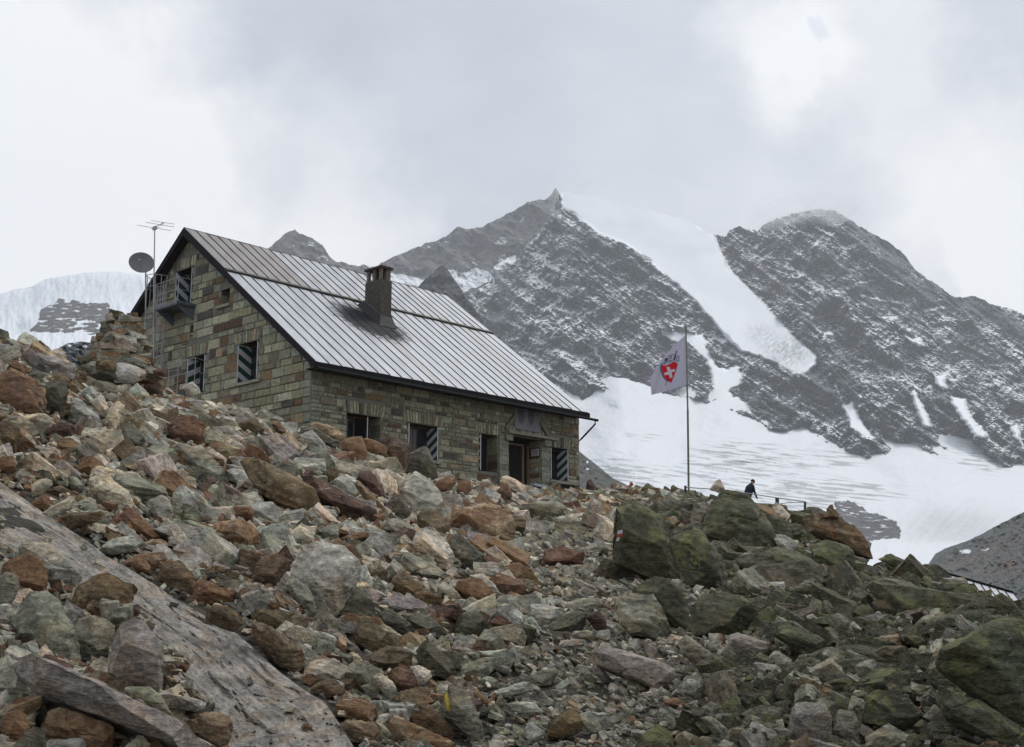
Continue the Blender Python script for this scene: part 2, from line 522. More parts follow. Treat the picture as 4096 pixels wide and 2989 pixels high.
def softpoly(U_, V_, poly, wob=14., sc=35., seed=0.):
    q = np.stack([U_ / sc, V_ / sc, np.full_like(U_, seed)], -1)
    du = wob * fbm(q, 5, .6) * 2; dv = wob * fbm(q + 9.1, 5, .6) * 2
    return inpoly(U_ + du, V_ + dv, poly).astype(float)


MM = mountain_mat('snow dusted grey rock', sx=.045, brk=1.05)
MF = mountain_mat('distant grey rock', (.12, .12, .118), (.15, .14, .12), .3, .010)
MD = mountain_mat('dark crag rock', (.075, .08, .085), (.09, .09, .085), .1, .014)
MG = mountain_mat('glacier snow', (.12, .125, .13), (.16, .15, .14), .3, .02, (.75, .77, .795), (.42, .445, .46), .5)
MI = mountain_mat('blue glacier ice', (.13, .13, .13), (.17, .15, .13), .4, .014, (.80, .83, .86), (.64, .72, .755), .5)
MO = mountain_mat('moraine scree', (.125, .14, .135), (.17, .145, .13), .4, .05, (.75, .77, .8), (.3, .3, .3), .45)

# far left peak and the long grey ridge that climbs to the summit
band = [(1540, 1096), (1600, 1098), (1650, 1106), (1690, 1122), (1730, 1112), (1790, 1083), (1830, 1085), (1865, 1090), (1900, 1074), (1960, 1086), (2000, 1050), (2040, 1028), (2062, 1024), (2066, 1060), (2010, 1100), (1960, 1125), (1900, 1150), (1850, 1175), (1700, 1190), (1540, 1190)]
sheet('mountain_ridge', 'grey rock ridge with a pointed peak behind the hut roof', [(900, 1100), (1000, 1060), (1065, 1000), (1110, 960), (1150, 932), (1180, 916), (1197, 930), (1240, 945), (1290, 985), (1315, 1025), (1345, 1047), (1420, 1064), (1450, 1058), (1500, 1068), (1540, 1042), (1600, 1016), (1700, 975), (1760, 955), (1812, 928), (1830, 909), (1858, 915), (1930, 906), (1980, 885), (2030, 856), (2080, 830), (2110, 811), (2150, 800), (2180, 797), (2205, 778), (2222, 752), (2236, 770), (2262, 850), (2300, 900)],
      [(900, 1320), (2300, 1320)], 3000, 3900, 210, 95, MF, 760, 190, 7., 1., 2.3,
      lambda u, v, r: np.where(softpoly(u, v, band, 7, 30) > 0, 1.6, .02 + .28 * sst(.2, .6, perlin(np.stack([u / 60, v / 60, u * 0], -1)) + .3)), cat='mountain', shear=-.5)

tongue = [(2236, 700), (2300, 660), (2500, 700), (2752, 858), (2790, 905), (2850, 932), (2868, 960), (2890, 1020), (2925, 1085), (2990, 1150), (3060, 1218), (3120, 1285), (3200, 1365), (3245, 1400), (3268, 1430), (3262, 1465), (3222, 1498), (3150, 1484), (3090, 1452), (3020, 1424), (2960, 1404), (2900, 1345), (2850, 1285), (2780, 1205), (2680, 1120), (2600, 1042), (2500, 975), (2400, 935), (2330, 882), (2290, 850), (2246, 835)]
patches = [[(2752, 1345), (2812, 1350), (2832, 1400), (2852, 1440), (2872, 1470), (2900, 1484), (2942, 1462), (2972, 1512), (2962, 1542), (2922, 1556), (2932, 1592), (2985, 1604), (3005, 1650), (2900, 1625), (2832, 1590), (2850, 1520), (2822, 1440), (2772, 1400)],
           [(2640, 1322), (2720, 1335), (2752, 1332), (2830, 1338), (2800, 1362), (2700, 1372), (2660, 1350)],
           [(3366, 1620), (3412, 1606), (3450, 1690), (3490, 1755), (3440, 1745), (3392, 1680)], [(3800, 1590), (3862, 1600), (3882, 1660), (3955, 1745), (3902, 1750), (3850, 1680), (3812, 1620)],
           [(3640, 1575), (3660, 1560), (3730, 1705), (3692, 1705)], [(2360, 1380), (2382, 1390), (2444, 1484), (2412, 1470)], [(3735, 1500), (3780, 1510), (3790, 1560), (3745, 1545)],
           [(2700, 1560), (2760, 1540), (2790, 1580), (2720, 1600)], [(3300, 1330), (3320, 1330), (3340, 1350), (3290, 1345)], [(4040, 1720), (4070, 1700), (4096, 1780), (4096, 1800)], [(3620, 1350), (3680, 1355), (3700, 1385), (3650, 1378)]]
lines = [((3020, 1020), (3160, 1040), 4), ((3225, 1020), (3290, 945), 5), ((3330, 1165), (3680, 1225), 4), ((3240, 1090), (3420, 1120), 3), ((3660, 1255), (3780, 1225), 5), ((3480, 1330), (3700, 1590), 4), ((3320, 1500), (3380, 1620), 6), ((3420, 1265), (3580, 1270), 5), ((2120, 1110), (2170, 1160), 4), ((3700, 1570), (3800, 1700), 5), ((3500, 1120), (3420, 1135), 4), ((3150, 1060), (3290, 1150), 5)]


def seg(u, v, a, b, wd):
    a = np.array(a, float); b = np.array(b, float); d = b - a
    t = np.clip(((u - a[0]) * d[0] + (v - a[1]) * d[1]) / (d @ d), 0, 1)
    q = np.stack([u / 22, v / 22, u * 0], -1)
    return np.hypot(u - a[0] - t * d[0] + 8 * perlin(q), v - a[1] - t * d[1] + 8 * perlin(q + 5)) < wd


def face_snow(u, v, r):
    q = np.stack([u / 150, v / 110, u * 0 + 3], -1)
    streak = fbm(np.stack([(u + .25 * v) / 17, v / 4.6, u * 0 + 8], -1), 4, .62)
    la, lb = u * .81 + v * .58, -u * .58 + v * .81
    dg_ = fbm(np.stack([la / 190, lb / 26, u * 0 + 18], -1), 4, .6)
    bt = fbm(np.stack([la / 420, lb / 70, u * 0 + 28], -1), 4, .55)
    s = .46 + .16 * fbm(q, 4) + .98 * streak + .22 * dg_ + .45 * bt - .30 * (r - .45)
    s += .10 * np.exp(-((u - 2150) / 420) ** 2 - ((v - 1250) / 260) ** 2) + .10 * np.exp(-((u - 3850) / 300) ** 2 - ((v - 1450) / 240) ** 2)
    s -= .45 * sst(0, 60, 60 - np.abs(v - (870 + (u - 3350) * .62))) * (u > 3380)         # bare crest on the right
    s -= .25 * np.exp(-((u - 3700) / 300) ** 2 - ((v - 1130) / 90) ** 2) + .3 * np.exp(-((u - 2000) / 50) ** 2 - ((v - 1260) / 90) ** 2)
    s -= .30 * np.exp(-((u - 3350) / 90) ** 2 - ((v - 1500) / 120) ** 2) + .22 * np.exp(-((u - 2330) / 90) ** 2 - ((v - 960) / 90) ** 2) + .2 * np.exp(-((u - 3150) / 120) ** 2 - ((v - 1600) / 90) ** 2) + .35 * np.exp(-((u - 3880) / 60) ** 2 - ((v - 1350) / 260) ** 2)
    for p in patches: s = np.where(softpoly(u, v, p, 12, 26, 2.) > 0, 1.7, s)
    for l in lines: s = np.where(seg(u, v, *l), np.maximum(s, .95), s)
    return np.where(softpoly(u, v, tongue, 5, 40, 1.) > 0, 1.9, s)


def face_red(u, v, r):
    return .75 * np.exp(-((u - 2900) / 60) ** 2 - ((v - 1000) / 50) ** 2) * sst(-.1, .3, perlin(np.stack([u / 18, v / 18, u * 0], -1))) + .3 * np.exp(-((u - 3050) / 120) ** 2 - ((v - 1130) / 90) ** 2)


def tongue_dirt(u, v, r):
    a = np.exp(-((u - 3150) / 110) ** 2 - ((v - 1410) / 60) ** 2) * .55 + np.exp(-((u - 3040) / 60) ** 2 - ((v - 1330) / 40) ** 2) * .3
    return np.clip(a * (1 + 2.4 * fbm(np.stack([(u - v) / 25, (u + v) / 12, u * 0], -1), 4)), 0, .8)


face_top = [(1600, 1230), (1680, 1185), (1860, 1188), (1900, 1168), (1940, 1140), (2000, 1106), (2042, 1068), (2064, 1046), (2092, 1000), (2160, 925), (2210, 852), (2228, 790), (2250, 772), (2300, 775), (2400, 800), (2500, 822), (2600, 848), (2742, 880), (2790, 905), (2830, 930), (2866, 945), (2900, 944), (2920, 920), (2960, 905), (3000, 915), (3030, 930), (3050, 900), (3100, 878), (3180, 852), (3280, 838), (3350, 845), (3400, 880), (3470, 925), (3540, 960), (3600, 1000), (3640, 1052), (3690, 1102), (3750, 1140), (3800, 1180), (3850, 1190), (3900, 1184), (3960, 1215), (4050, 1240), (4096, 1260), (4500, 1420)]
mf = sheet('mountain_face', 'snow dusted rock face with a hanging glacier tongue', face_top, [(1600, 1950), (4500, 1980)], 1950, 3150, 270, 170, MM, 1250, 620, 8., 1., 6.1, face_snow, tongue_dirt, face_red, shear=.35, rib=.62)
# swell the hanging glacier and calm its surface
co = np.empty(len(mf.data.vertices) * 3, np.float32); mf.data.vertices.foreach_get('co', co); co = co.reshape(1250, 623, 3).astype(float)
sn = np.empty(1250 * 623, np.float32); mf.data.attributes['snow'].data.foreach_get('value', sn); sn = sn.reshape(1250, 623)
mask = (sn > 1.6).astype(float)
msk = mask.copy()
for _ in range(10):
    msk[1:-1, 1:-1] = (msk[:-2, 1:-1] + msk[2:, 1:-1] + msk[1:-1, :-2] + msk[1:-1, 2:] + msk[1:-1, 1:-1]) / 5
flat = co[:, :620, 1].copy()
for kk in (61, 61, 31):
    for ax_ in (0, 1):
        pad = np.pad(flat, [(kk, kk) if ax_ == 0 else (0, 0), (kk, kk) if ax_ == 1 else (0, 0)], mode='edge')
        cs = np.cumsum(pad, axis=ax_)
        lo_ = np.take(cs, np.arange(0, flat.shape[ax_]) + kk // 2, axis=ax_); hi_ = np.take(cs, np.arange(0, flat.shape[ax_]) + kk // 2 + kk, axis=ax_)
        flat = (hi_ - lo_) / kk
flat = np.concatenate([flat, co[:, 620:, 1]], 1)
Pw = co[:, :620].reshape(-1, 3); _, Vg = proj(Pw); Vg = Vg.reshape(1250, 620)
lin = 1950 + 1200 * (1965 - Vg) / (1965 - 835.); mk_ = msk[:, :620] > .6
lin = lin + np.mean((flat[:, :620] - lin)[mk_]) - 45 * np.clip(fbm(np.stack([Vg / 260, Vg * 0, np.linspace(0, 9, 1250)[:, None] + 0 * Vg], -1), 3), -1, 1)
flat = np.concatenate([lin, flat[:, 620:]], 1)
yy = co[..., 1] * (1 - msk) + (flat - 34 * msk) * msk
yy[:, 620:] = co[:, 620:, 1] + (yy[:, 619] - co[:, 619, 1])[:, None]
co *= (yy / co[..., 1])[..., None]
mf.data.vertices.foreach_set('co', co.astype(np.float32).ravel()); mf.data.update()

sheet('mountain_crag', 'small dark rock pyramid standing behind the roof right of the chimney', [(1560, 1250), (1620, 1185), (1662, 1160), (1700, 1120), (1738, 1086), (1756, 1066), (1768, 1060), (1790, 1076), (1822, 1124), (1850, 1165), (1900, 1235), (1962, 1335), (2020, 1430), (2080, 1520)], [(1560, 1560), (2080, 1620)], 1500, 1950, 90, 70, MD, 240, 200, 3.5, 1., 4.4,
      lambda u, v, r: .12 + .42 * fbm(np.stack([u / 30, v / 16, u * 0], -1), 4), back=150, cat='mountain')


# main glacier
def gl_dirt(u, v, r):
    st = fbm(np.stack([(u + .8 * v) / 150, (v - .12 * u) / 9., u * 0 + 2], -1), 5, .62)
    a = np.zeros_like(u)
    for cu, cv, su, sv_, k in ((2980, 1840, 190, 60, 1.2), (3350, 1840, 110, 30, .7), (2450, 1900, 110, 60, 1.2), (3330, 1960, 260, 40, 1.), (3160, 2010, 170, 50, .6), (3950, 1830, 130, 50, 1.1), (2560, 1745, 90, 20, .5), (2850, 2000, 330, 45, .7), (2700, 1900, 200, 30, .5)):
        a += k * np.exp(-((u - cu) / su) ** 2 - ((v - cv - .05 * (u - cu)) / sv_) ** 2)
    d = sst(.06, .5, a * (.12 + 1.1 * sst(-.08, .3, st)))
    fan = fbm(np.stack([(u + .95 * v - 4300) / 26., (v - .3 * u) / 200., u * 0 + 4], -1), 4, .6)
    f = np.exp(-((u - 3830) / 260) ** 2 - ((v - 2110) / 95) ** 2)
    d = np.maximum(d, .55 * sst(.0, 1.3, f * (.95 + .6 * fan)))
    d = d * (1 - sst(0, 30, v - 2150 - .02 * (u - 3450) + 14 * fbm(np.stack([u / 40, v / 40, u * 0], -1), 3)))
    return np.clip(d, 0, .85)


outc = [(3335, 2005), (3420, 2008), (3480, 2048), (3560, 2073), (3602, 2108), (3606, 2152), (3520, 2157), (3440, 2175), (3400, 2140), (3350, 2085)]


def gl_snow(u, v, r):
    s = np.full_like(u, 1.5)
    m = softpoly(u, v, outc, 12, 30, 7.)
    s = np.where(m > 0, .22 + .55 * fbm(np.stack([u / 40, v / 9, u * 0], -1), 4), s)
    cv = fbm(np.stack([(u + .6 * v) / 130, (v - .1 * u) / 5.5, u * 0 + 12], -1), 4, .6)
    zone = np.exp(-((u - 2980) / 220) ** 2 - ((v - 1850) / 70) ** 2) + .9 * np.exp(-((u - 2430) / 130) ** 2 - ((v - 1900) / 70) ** 2) + .6 * np.exp(-((u - 3380) / 220) ** 2 - ((v - 1950) / 50) ** 2)
    return s - 1.5 * sst(.42, .5, cv) - 1.4 * sst(.16, .24, cv) * np.clip(zone, 0, 1)


sheet('glacier', 'broad white glacier with crevasses below the rock face', [(1900, 1620), (2250, 1560), (2330, 1600), (2372, 1575), (2400, 1520), (2440, 1506), (2500, 1515), (2560, 1532), (2620, 1552), (2650, 1578), (2720, 1588), (2780, 1590), (2862, 1604), (2880, 1590), (2920, 1588), (3000, 1612), (3060, 1650), (3118, 1682), (3130, 1640), (3160, 1630), (3250, 1682), (3330, 1722), (3400, 1752), (3480, 1766), (3550, 1738), (3590, 1728), (3650, 1750), (3720, 1735), (3800, 1740), (3900, 1762), (3960, 1790), (4060, 1802), (4096, 1795), (4500, 1830)],
      [(1900, 2420), (4500, 2500)], 420, 2150, 60, 150, MG, 1000, 420, 7., 1.15, 1.7, gl_snow, gl_dirt, ridged=False, cat='glacier', fy=1.8)


def mor_snow(u, v, r):
    s = np.full_like(u, -.6)
    for p in ([(3840, 2205), (3880, 2195), (3885, 2210), (3850, 2218)], [(3925, 2200), (3960, 2195), (3950, 2205)]):
        s = np.where(softpoly(u, v, p, 5, 12) > 0, 1.6, s)
    return s


sheet('moraine_slope', 'grey green scree slope at the right edge beyond the boulders', [(3640, 2330), (3728, 2262), (3742, 2215), (3800, 2186), (3880, 2160), (3960, 2118), (4040, 2076), (4096, 2048), (4500, 1850)], [(3640, 2700), (4500, 2760)], 260, 760, 22, 60, MO, 380, 300, 3., 1., 3.3, mor_snow, None,
      lambda u, v, r: .85 * sst(.0, .35, fbm(np.stack([u / 50, v / 22, u * 0], -1), 5)) * np.exp(-((u - 4040) / 120) ** 2 - ((v - 2240) / 70) ** 2), back=60, cat='scree slope')
sheet('scree_slope', 'smooth grey scree slope just right of the hut corner', [(2100, 1720), (2250, 1760), (2317, 1806), (2350, 1832), (2400, 1872), (2450, 1912), (2520, 1946), (2580, 1968), (2700, 2000)], [(2100, 2150), (2700, 2150)], 260, 420, 12, 50, MO, 160, 120, 2., 1., 7.7,
      lambda u, v, r: -.25 + .6 * np.exp(-((u - 2350) / 18) ** 2) * (v < 1935) + .3 * fbm(np.stack([u / 20, v / 12, u * 0], -1), 4), back=40, cat='scree slope')


def ice_snow(u, v, r):
    s = np.full_like(u, 1.5)
    rockp = [(112, 1326), (150, 1292), (160, 1240), (218, 1214), (232, 1192), (258, 1196), (262, 1210), (300, 1200), (345, 1214), (432, 1212), (440, 1235), (462, 1252), (512, 1262), (620, 1270), (620, 1345), (350, 1340), (330, 1318), (280, 1332)]
    m = softpoly(u, v, rockp, 6, 22, 5.)
    return np.where(m > 0, .2 + .75 * fbm(np.stack([u / 38, v / 10, u * 0], -1), 4) + .25 * np.exp(-((u - 330) / 60) ** 2 - ((v - 1290) / 25) ** 2), s)


def ice_dirt(u, v, r):
    vs = fbm(np.stack([u / 26., v / 120., u * 0 + 4], -1), 5, .6)
    a = np.exp(-((v - 1150 - .0006 * (u - 380) ** 2) / 60) ** 2) * sst(-.35, .4, vs + .12)
    b = np.exp(-((u - 95) / 30) ** 2 - ((v - 1305) / 28) ** 2)
    return np.clip(.55 * a * sst(1085, 1125, v) + b, 0, 1)


sheet('icefall', 'pale blue icefall and snowfield left of the hut', [(-400, 1230), (0, 1176), (60, 1158), (120, 1150), (180, 1118), (250, 1105), (320, 1094), (400, 1086), (480, 1088), (540, 1096), (620, 1112), (760, 1150), (900, 1180)], [(-400, 1560), (900, 1560)], 1100, 2200, 45, 90, MI, 420, 280, 3., 1., 9.9, ice_snow, ice_dirt, ridged=True, cat='glacier', fy=.6)
sheet('rock_hump', 'grey snow streaked rock hump between the snowfield and the big cairn', [(150, 1480), (205, 1420), (240, 1388), (275, 1373), (320, 1366), (370, 1372), (420, 1396), (500, 1440), (600, 1500)], [(150, 1640), (600, 1640)], 190, 240, 9, 45, MM, 120, 90, 2., 1., 4.9, lambda u, v, r: .2 + .5 * fbm(np.stack([u / 30, v / 14, u * 0], -1), 4), back=20, cat='rock')

# haze and the cloud that veils the summits
hz, hnt = newmat('thin mountain haze'); n = N(hnt)
pv = n('ShaderNodeVolumePrincipled', {'Color': (.93, .96, 1, 1), 'Density': 8.8e-5, 'Anisotropy': .2})
hnt.links.new(pv.outputs[0], n('ShaderNodeOutputMaterial').inputs['Volume'])
b = MB(); b.box((-5200, -60, -900), (10400, 0, 0), (0, 6200, 0), (0, 0, 3200))
tag(b.build('haze', hz), 'thin pale haze in the valley air', 'haze', kind='stuff')
cm, cnt = newmat('cloud vapour'); n = N(cnt)
pv = n('ShaderNodeVolumePrincipled', {'Color': (.97, .98, 1, 1), 'Density': .0016, 'Anisotropy': .3})
cnt.links.new(pv.outputs[0], n('ShaderNodeOutputMaterial').inputs['Volume'])


def puff(u, v, y, ru, rv, rd, seed):
    bm = bmesh.new(); bmesh.ops.create_icosphere(bm, subdivisions=4, radius=1)
    P = np.array([q.co[:] for q in bm.verts]); Fc = [[q.index for q in f.verts] for f in bm.faces]; bm.free()
    P = P * (1 + .12 * fbm(P * 1.2 + seed, 2))[:, None]
    c = at(u, v, y); k = y / F
    return P * np.array([ru * k, rd, rv * k]) + c, Fc


b = MB()
for q in ((3220, 832, 2800, 190, 56, 130, 1.), (3110, 862, 2800, 120, 34, 100, 2.), (3330, 848, 2800, 105, 36, 100, 3.), (3225, 815, 2820, 240, 50, 130, 4.)):
    V_, F_ = puff(*q); b.add(V_, F_)
cm2 = cm.copy(); cm2.name = 'dense cloud vapour'; [x for x in cm2.node_tree.nodes if x.type == 'PRINCIPLED_VOLUME'][0].inputs['Density'].default_value = .006
tag(b.build('summit_cloud', cm2, smooth=True, sharp=None), 'thin cloud veiling the right hand summit', 'cloud', kind='stuff')
b = MB()
for q in ((2350, 800, 3100, 170, 55, 220, 5.), (2500, 825, 3100, 240, 62, 240, 6.), (2240, 750, 3550, 60, 36, 120, 8.), (2650, 825, 3150, 190, 55, 200, 9.)):
    V_, F_ = puff(*q); b.add(V_, F_)
tag(b.build('ridge_cloud', cm, smooth=True, sharp=None), 'thin cloud drifting over the snowy saddle beside the pointed summit', 'cloud', kind='stuff')
# ------------------------------------------------------------------ the hut
def hp(s, t, h):
    """hut frame: s along the long wall, t back from it, h above the eave level; origin = near wall corner"""
    return W0 + s * HU + t * HV + h * HZ


STONE = tinted('rubble stone', .9, 0., .32, 7., .6, .03, .2, 34.)
WOODD = simple('dark stained wood', (.035, .026, .02), .75, 0., .35, 9., .3)
FASC = simple('dark painted fascia', (.013, .013, .015), .7, 0., .2, 5., .1, .12)
DARK = simple('unlit interior', (.012, .011, .01), .9)
GLASS = simple('dark window glass', (.02, .022, .025), .12, 0., .1, 2., .0, .5)
WHITE = simple('white painted wood', (.50, .49, .52), .6, 0., .12, 12., .1)
GREEN = simple('dark green paint', (.018, .055, .042), .6, 0., .2, 12., .1)
GALV = simple('galvanised steel', (.34, .35, .36), .5, .55, .2, 10., .1)
GALVD = simple('dull galvanised steel', (.36, .36, .36), .6, .4, .2, 10., .1)
WOOD = simple('weathered brown wood', (.16, .10, .065), .8, 0., .3, 9., .3)
PANEL = simple('grey render panel', (.20, .19, .20), .85, 0., .12, 4., .15)

hut = empty('stone_hut', tuple(hp(8, 6, -3)))
tag(hut, 'stone mountain hut with a ribbed sheet metal roof and green striped shutters', 'hut')

PAL = [((.245, .24, .165), 6), ((.21, .215, .165), 5), ((.28, .29, .22), 4), ((.31, .31, .235), 2), ((.17, .16, .12), 4), ((.15, .095, .062), .6), ((.11, .075, .056), .9), ((.17, .125, .075), 2.0), ((.31, .25, .17), .6), ((.09, .088, .08), 1.2)]
PW = np.array([p[1] for p in PAL]); PW = PW / PW.sum()


def stint(k=1.):
    c = np.array(PAL[rng.choice(len(PAL), p=PW)][0]) * (1.02, .97, .90) * rng.uniform(.8, 1.2) * k
    return c


def masonry(mb, O, A, N_, length, hbot, roof, openings, quoin0=False, quoin1=False, seedh=(.11, .30), k=1.):
    """coursed rubble. O wall origin, A along, N_ outward. openings: (a0, a1, h0, h1). roof(h)-> (amin, amax) free span at height h"""
    O, A, N_ = np.array(O), np.array(A), np.array(N_)

    def stone(a0, a1, h0, h1, tint, slant=0.):
        g = .010
        a0 += g; a1 -= g; h0 += g * .8; h1 -= g * .8
        if a1 - a0 < .035 or h1 - h0 < .03: return
        p = rng.uniform(.012, .055); c = min(.022, .25 * (h1 - h0))
        j = rng.uniform(-1, 1, 8) * .012
        back = [O + A * q[0] + HZ * q[1] - N_ * .03 for q in ((a0, h0), (a1, h0), (a1 + slant, h1), (a0 + slant, h1))]
        fr = [O + A * (q[0]) + HZ * (q[1]) + N_ * (p + j[i]) for i, q in enumerate(((a0 + c, h0 + c + j[4]), (a1 - c, h0 + c + j[5]), (a1 - c + slant, h1 - c + j[6]), (a0 + c + slant, h1 - c + j[7])))]
        V = back + fr
        Fq = [[4, 5, 6, 7], [0, 1, 5, 4], [1, 2, 6, 5], [2, 3, 7, 6], [3, 0, 4, 7]]
        if np.dot(np.cross(A, HZ), N_) < 0: Fq = [f[::-1] for f in Fq]
        mb.add(V, Fq, 0, tint)

    block = list(openings)
    for (a0, a1, h0, h1) in openings:                     # upright lintel stones
        if (a1 - a0) < .9 or h1 > 90: continue
        e = .22; x = a0 - e; H = rng.uniform(.48, .58)
        block.append((a0 - e, a1 + e, h1, h1 + H))
        mid = (a0 + a1) / 2
        while x < a1 + e - .08:
            wd = min(rng.uniform(.10, .22), a1 + e - x)
            stone(x, x + wd, h1 + .005, h1 + H * rng.uniform(.9, 1.), stint(k * 1.1), (x + wd / 2 - mid) * .09)
            x += wd
        x = a1
    h = hbot
    while True:
        rh = rng.uniform(*seedh)
        lo, hi = roof(h + rh)
        if hi - lo < .15: break
        a = lo - rng.uniform(0, .1) if not quoin0 else lo
        first = True
        while a < hi:
            wd = rh * rng.uniform(1.1, 3.4) if rng.random() > .15 else rh * rng.uniform(.6, 1.)
            if quoin0 and first: wd = rng.uniform(.4, .7)
            t = stint(k)
            if quoin0 and first: t = np.array((.26, .265, .21)) * rng.uniform(.75, 1.1)
            first = False
            segs = [(max(a, lo), min(a + wd, hi))]
            sub = [(h, h + rh)]
            if rh > .2 and wd < .5 and rng.random() < .25: m_ = h + rh * rng.uniform(.4, .6); sub = [(h, m_), (m_, h + rh)]
            for (h0, h1) in sub:
                sg = list(segs)
                for (b0, b1, g0, g1) in block:
                    if h1 <= g0 + .02 or h0 >= g1 - .02: continue
                    ns = []
                    for (x0, x1) in sg:
                        if x1 <= b0 or x0 >= b1: ns.append((x0, x1)); continue
                        if x0 < b0: ns.append((x0, b0))
                        if x1 > b1: ns.append((b1, x1))
                    sg = ns
                for (x0, x1) in sg:
                    stone(x0, x1, h0, h1, t if len(sub) == 1 else stint(k))
            a += wd
        h += rh
    return


def backing(mb, O, A, N_, hbot, htop, roof, openings, m=1, off=0., cell=.08, depth=.7, reveals=True):
    """mortar face with real holes and deep reveals"""
    O, A, N_ = np.array(O), np.array(A), np.array(N_)
    hs = sorted(set([hbot, htop] + [q for o in openings for q in (o[2], o[3])]))
    ext = []
    for h0, h1 in zip(hs[:-1], hs[1:]):
        nsub = max(1, int((h1 - h0) / .12)) if roof(h0) != roof(h1) else 1
        for k in range(nsub):
            g0 = h0 + (h1 - h0) * k / nsub; g1 = h0 + (h1 - h0) * (k + 1) / nsub
            lo, hi = roof(g0); lo2, hi2 = roof(g1)
            if hi - lo < .02: continue
            if hi2 < lo2: lo2 = hi2 = (lo2 + hi2) / 2
            cuts = sorted([(o[0], o[1]) for o in openings if o[2] < (g0 + g1) / 2 < o[3]])
            edges = [(lo, lo2)]
            for c in cuts: edges += [(c[0], c[0]), (c[1], c[1])]
            edges += [(hi, hi2)]
            for i in range(0, len(edges), 2):
                (p0, p1), (q0, q1) = edges[i], edges[i + 1]
                V = [O + A * p0 + HZ * g0, O + A * q0 + HZ * g0, O + A * q1 + HZ * g1, O + A * p1 + HZ * g1]
                f = [0, 1, 2, 3]
                if np.dot(np.cross(A, HZ), N_) < 0: f = f[::-1]
                mb.add([v - N_ * off for v in V], [f], m, (.17, .16, .13))
    for (a0, a1, h0, h1) in openings if reveals else ():
        fr = [O + A * a + HZ * h for a, h in ((a0, h0), (a1, h0), (a1, h1), (a0, h1))]
        bk = [p - N_ * depth for p in fr]
        # stone jambs built in blocks, plus soffit and sill
        for (aa, sgn) in ((a0, 1), (a1, -1)):
            h = h0
            while h < h1 - .01:
                rh = min(rng.uniform(.15, .34), h1 - h)
                V = [O + A * (aa + sgn * 0.) + HZ * h, O + A * aa + HZ * (h + rh - .012), O + A * aa + HZ * (h + rh - .012) - N_ * depth, O + A * aa + HZ * h - N_ * depth]
                pr = sgn * rng.uniform(.004, .02)
                mb.add([v + A * pr for v in V] + V, [[0, 1, 2, 3], [3, 2, 1, 0], [0, 1, 5, 4], [1, 2, 6, 5], [0, 3, 7, 4]], 0, stint(.85))
                h += rh
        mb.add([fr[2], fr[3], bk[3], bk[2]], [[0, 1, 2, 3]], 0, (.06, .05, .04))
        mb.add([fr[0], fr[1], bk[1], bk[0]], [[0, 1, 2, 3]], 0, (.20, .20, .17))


MORT = simple('lime mortar', (.16, .155, .125), .95, 0., .25, 20., .4)
# --- long front wall ---
HB = -4.6
front_open = [(1.82, 3.62, -3.0, -1.62), (5.1, 6.9, -3.12, -1.63), (9.36, 10.56, -3.3, -1.62), (11.28, 13.42, -3.75, -1.52), (14.08, 15.42, -3.27, -1.74)]
mb = MB()
flat = lambda h: (0., LW) if h < .34 else (1., .9)
masonry(mb, hp(0, 0, 0), HU, -HV, LW, HB, flat, front_open, quoin0=True, seedh=(.14, .36), k=1.)
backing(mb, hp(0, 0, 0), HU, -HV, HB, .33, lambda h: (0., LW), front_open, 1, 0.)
mb.build('front_wall', [STONE, MORT], hut)
# --- gable wall ---
GT = LB + HALF - .85 - .35          # wall length along t
SL = RISE / HALF


def groof(h):
    lo = max(0., (h - .44 + .0) / SL + .0); hi = min(13.62, (HALF - .85) + (RISE - .20 - h) / SL)
    return (lo, hi)


gab_open = [(3.62, 5.17, 0.0, 1.68), (7.57, 9.06, -.02, 1.68), (8.97, 10.42, 4.2, 5.95), (5.97, 6.64, 3.66, 4.36), (8.72, 9.0, 2.65, 3.15)]
mb = MB()
masonry(mb, hp(0, 0, 0), HV, -HU, 13.6, HB, groof, gab_open, quoin0=True, seedh=(.18, .46), k=1.1)
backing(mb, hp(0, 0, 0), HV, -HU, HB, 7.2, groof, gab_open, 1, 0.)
mb.build('gable_wall', [STONE, MORT], hut)
# --- back and far walls (seen only from elsewhere) ---
mb = MB()
O2 = hp(LW, 0, 0)
backing(mb, O2, HV, HU, HB, 7.2, groof, [], 0, 0.)
masonry(mb, O2, HV, HU, 13.6, HB, groof, [], seedh=(.3, .5))
mb.build('far_gable_wall', [STONE, MORT], hut)
mb = MB()
backing(mb, hp(0, 13.62, 0), HU, HV, HB, 3.9, lambda h: (0., LW), [], 0, 0.)
masonry(mb, hp(0, 13.62, 0), HU, HV, LW, HB, lambda h: (0., LW) if h < 3.9 else (1., .9), [], seedh=(.3, .5))
mb.build('back_wall', [STONE, MORT], hut)
for (o, a, nrm) in ((front_open, HU, HV), (gab_open, HV, HU)):
    for (a0, a1, h0, h1) in o:
        mb = MB(); mb.box(W0 + a * (a0 - .05) + nrm * .705 + HZ * (h0 - .05), a * (a1 - a0 + .1), nrm * 1.2, HZ * (h1 - h0 + .1)); mb.build('interior', DARK, hut)

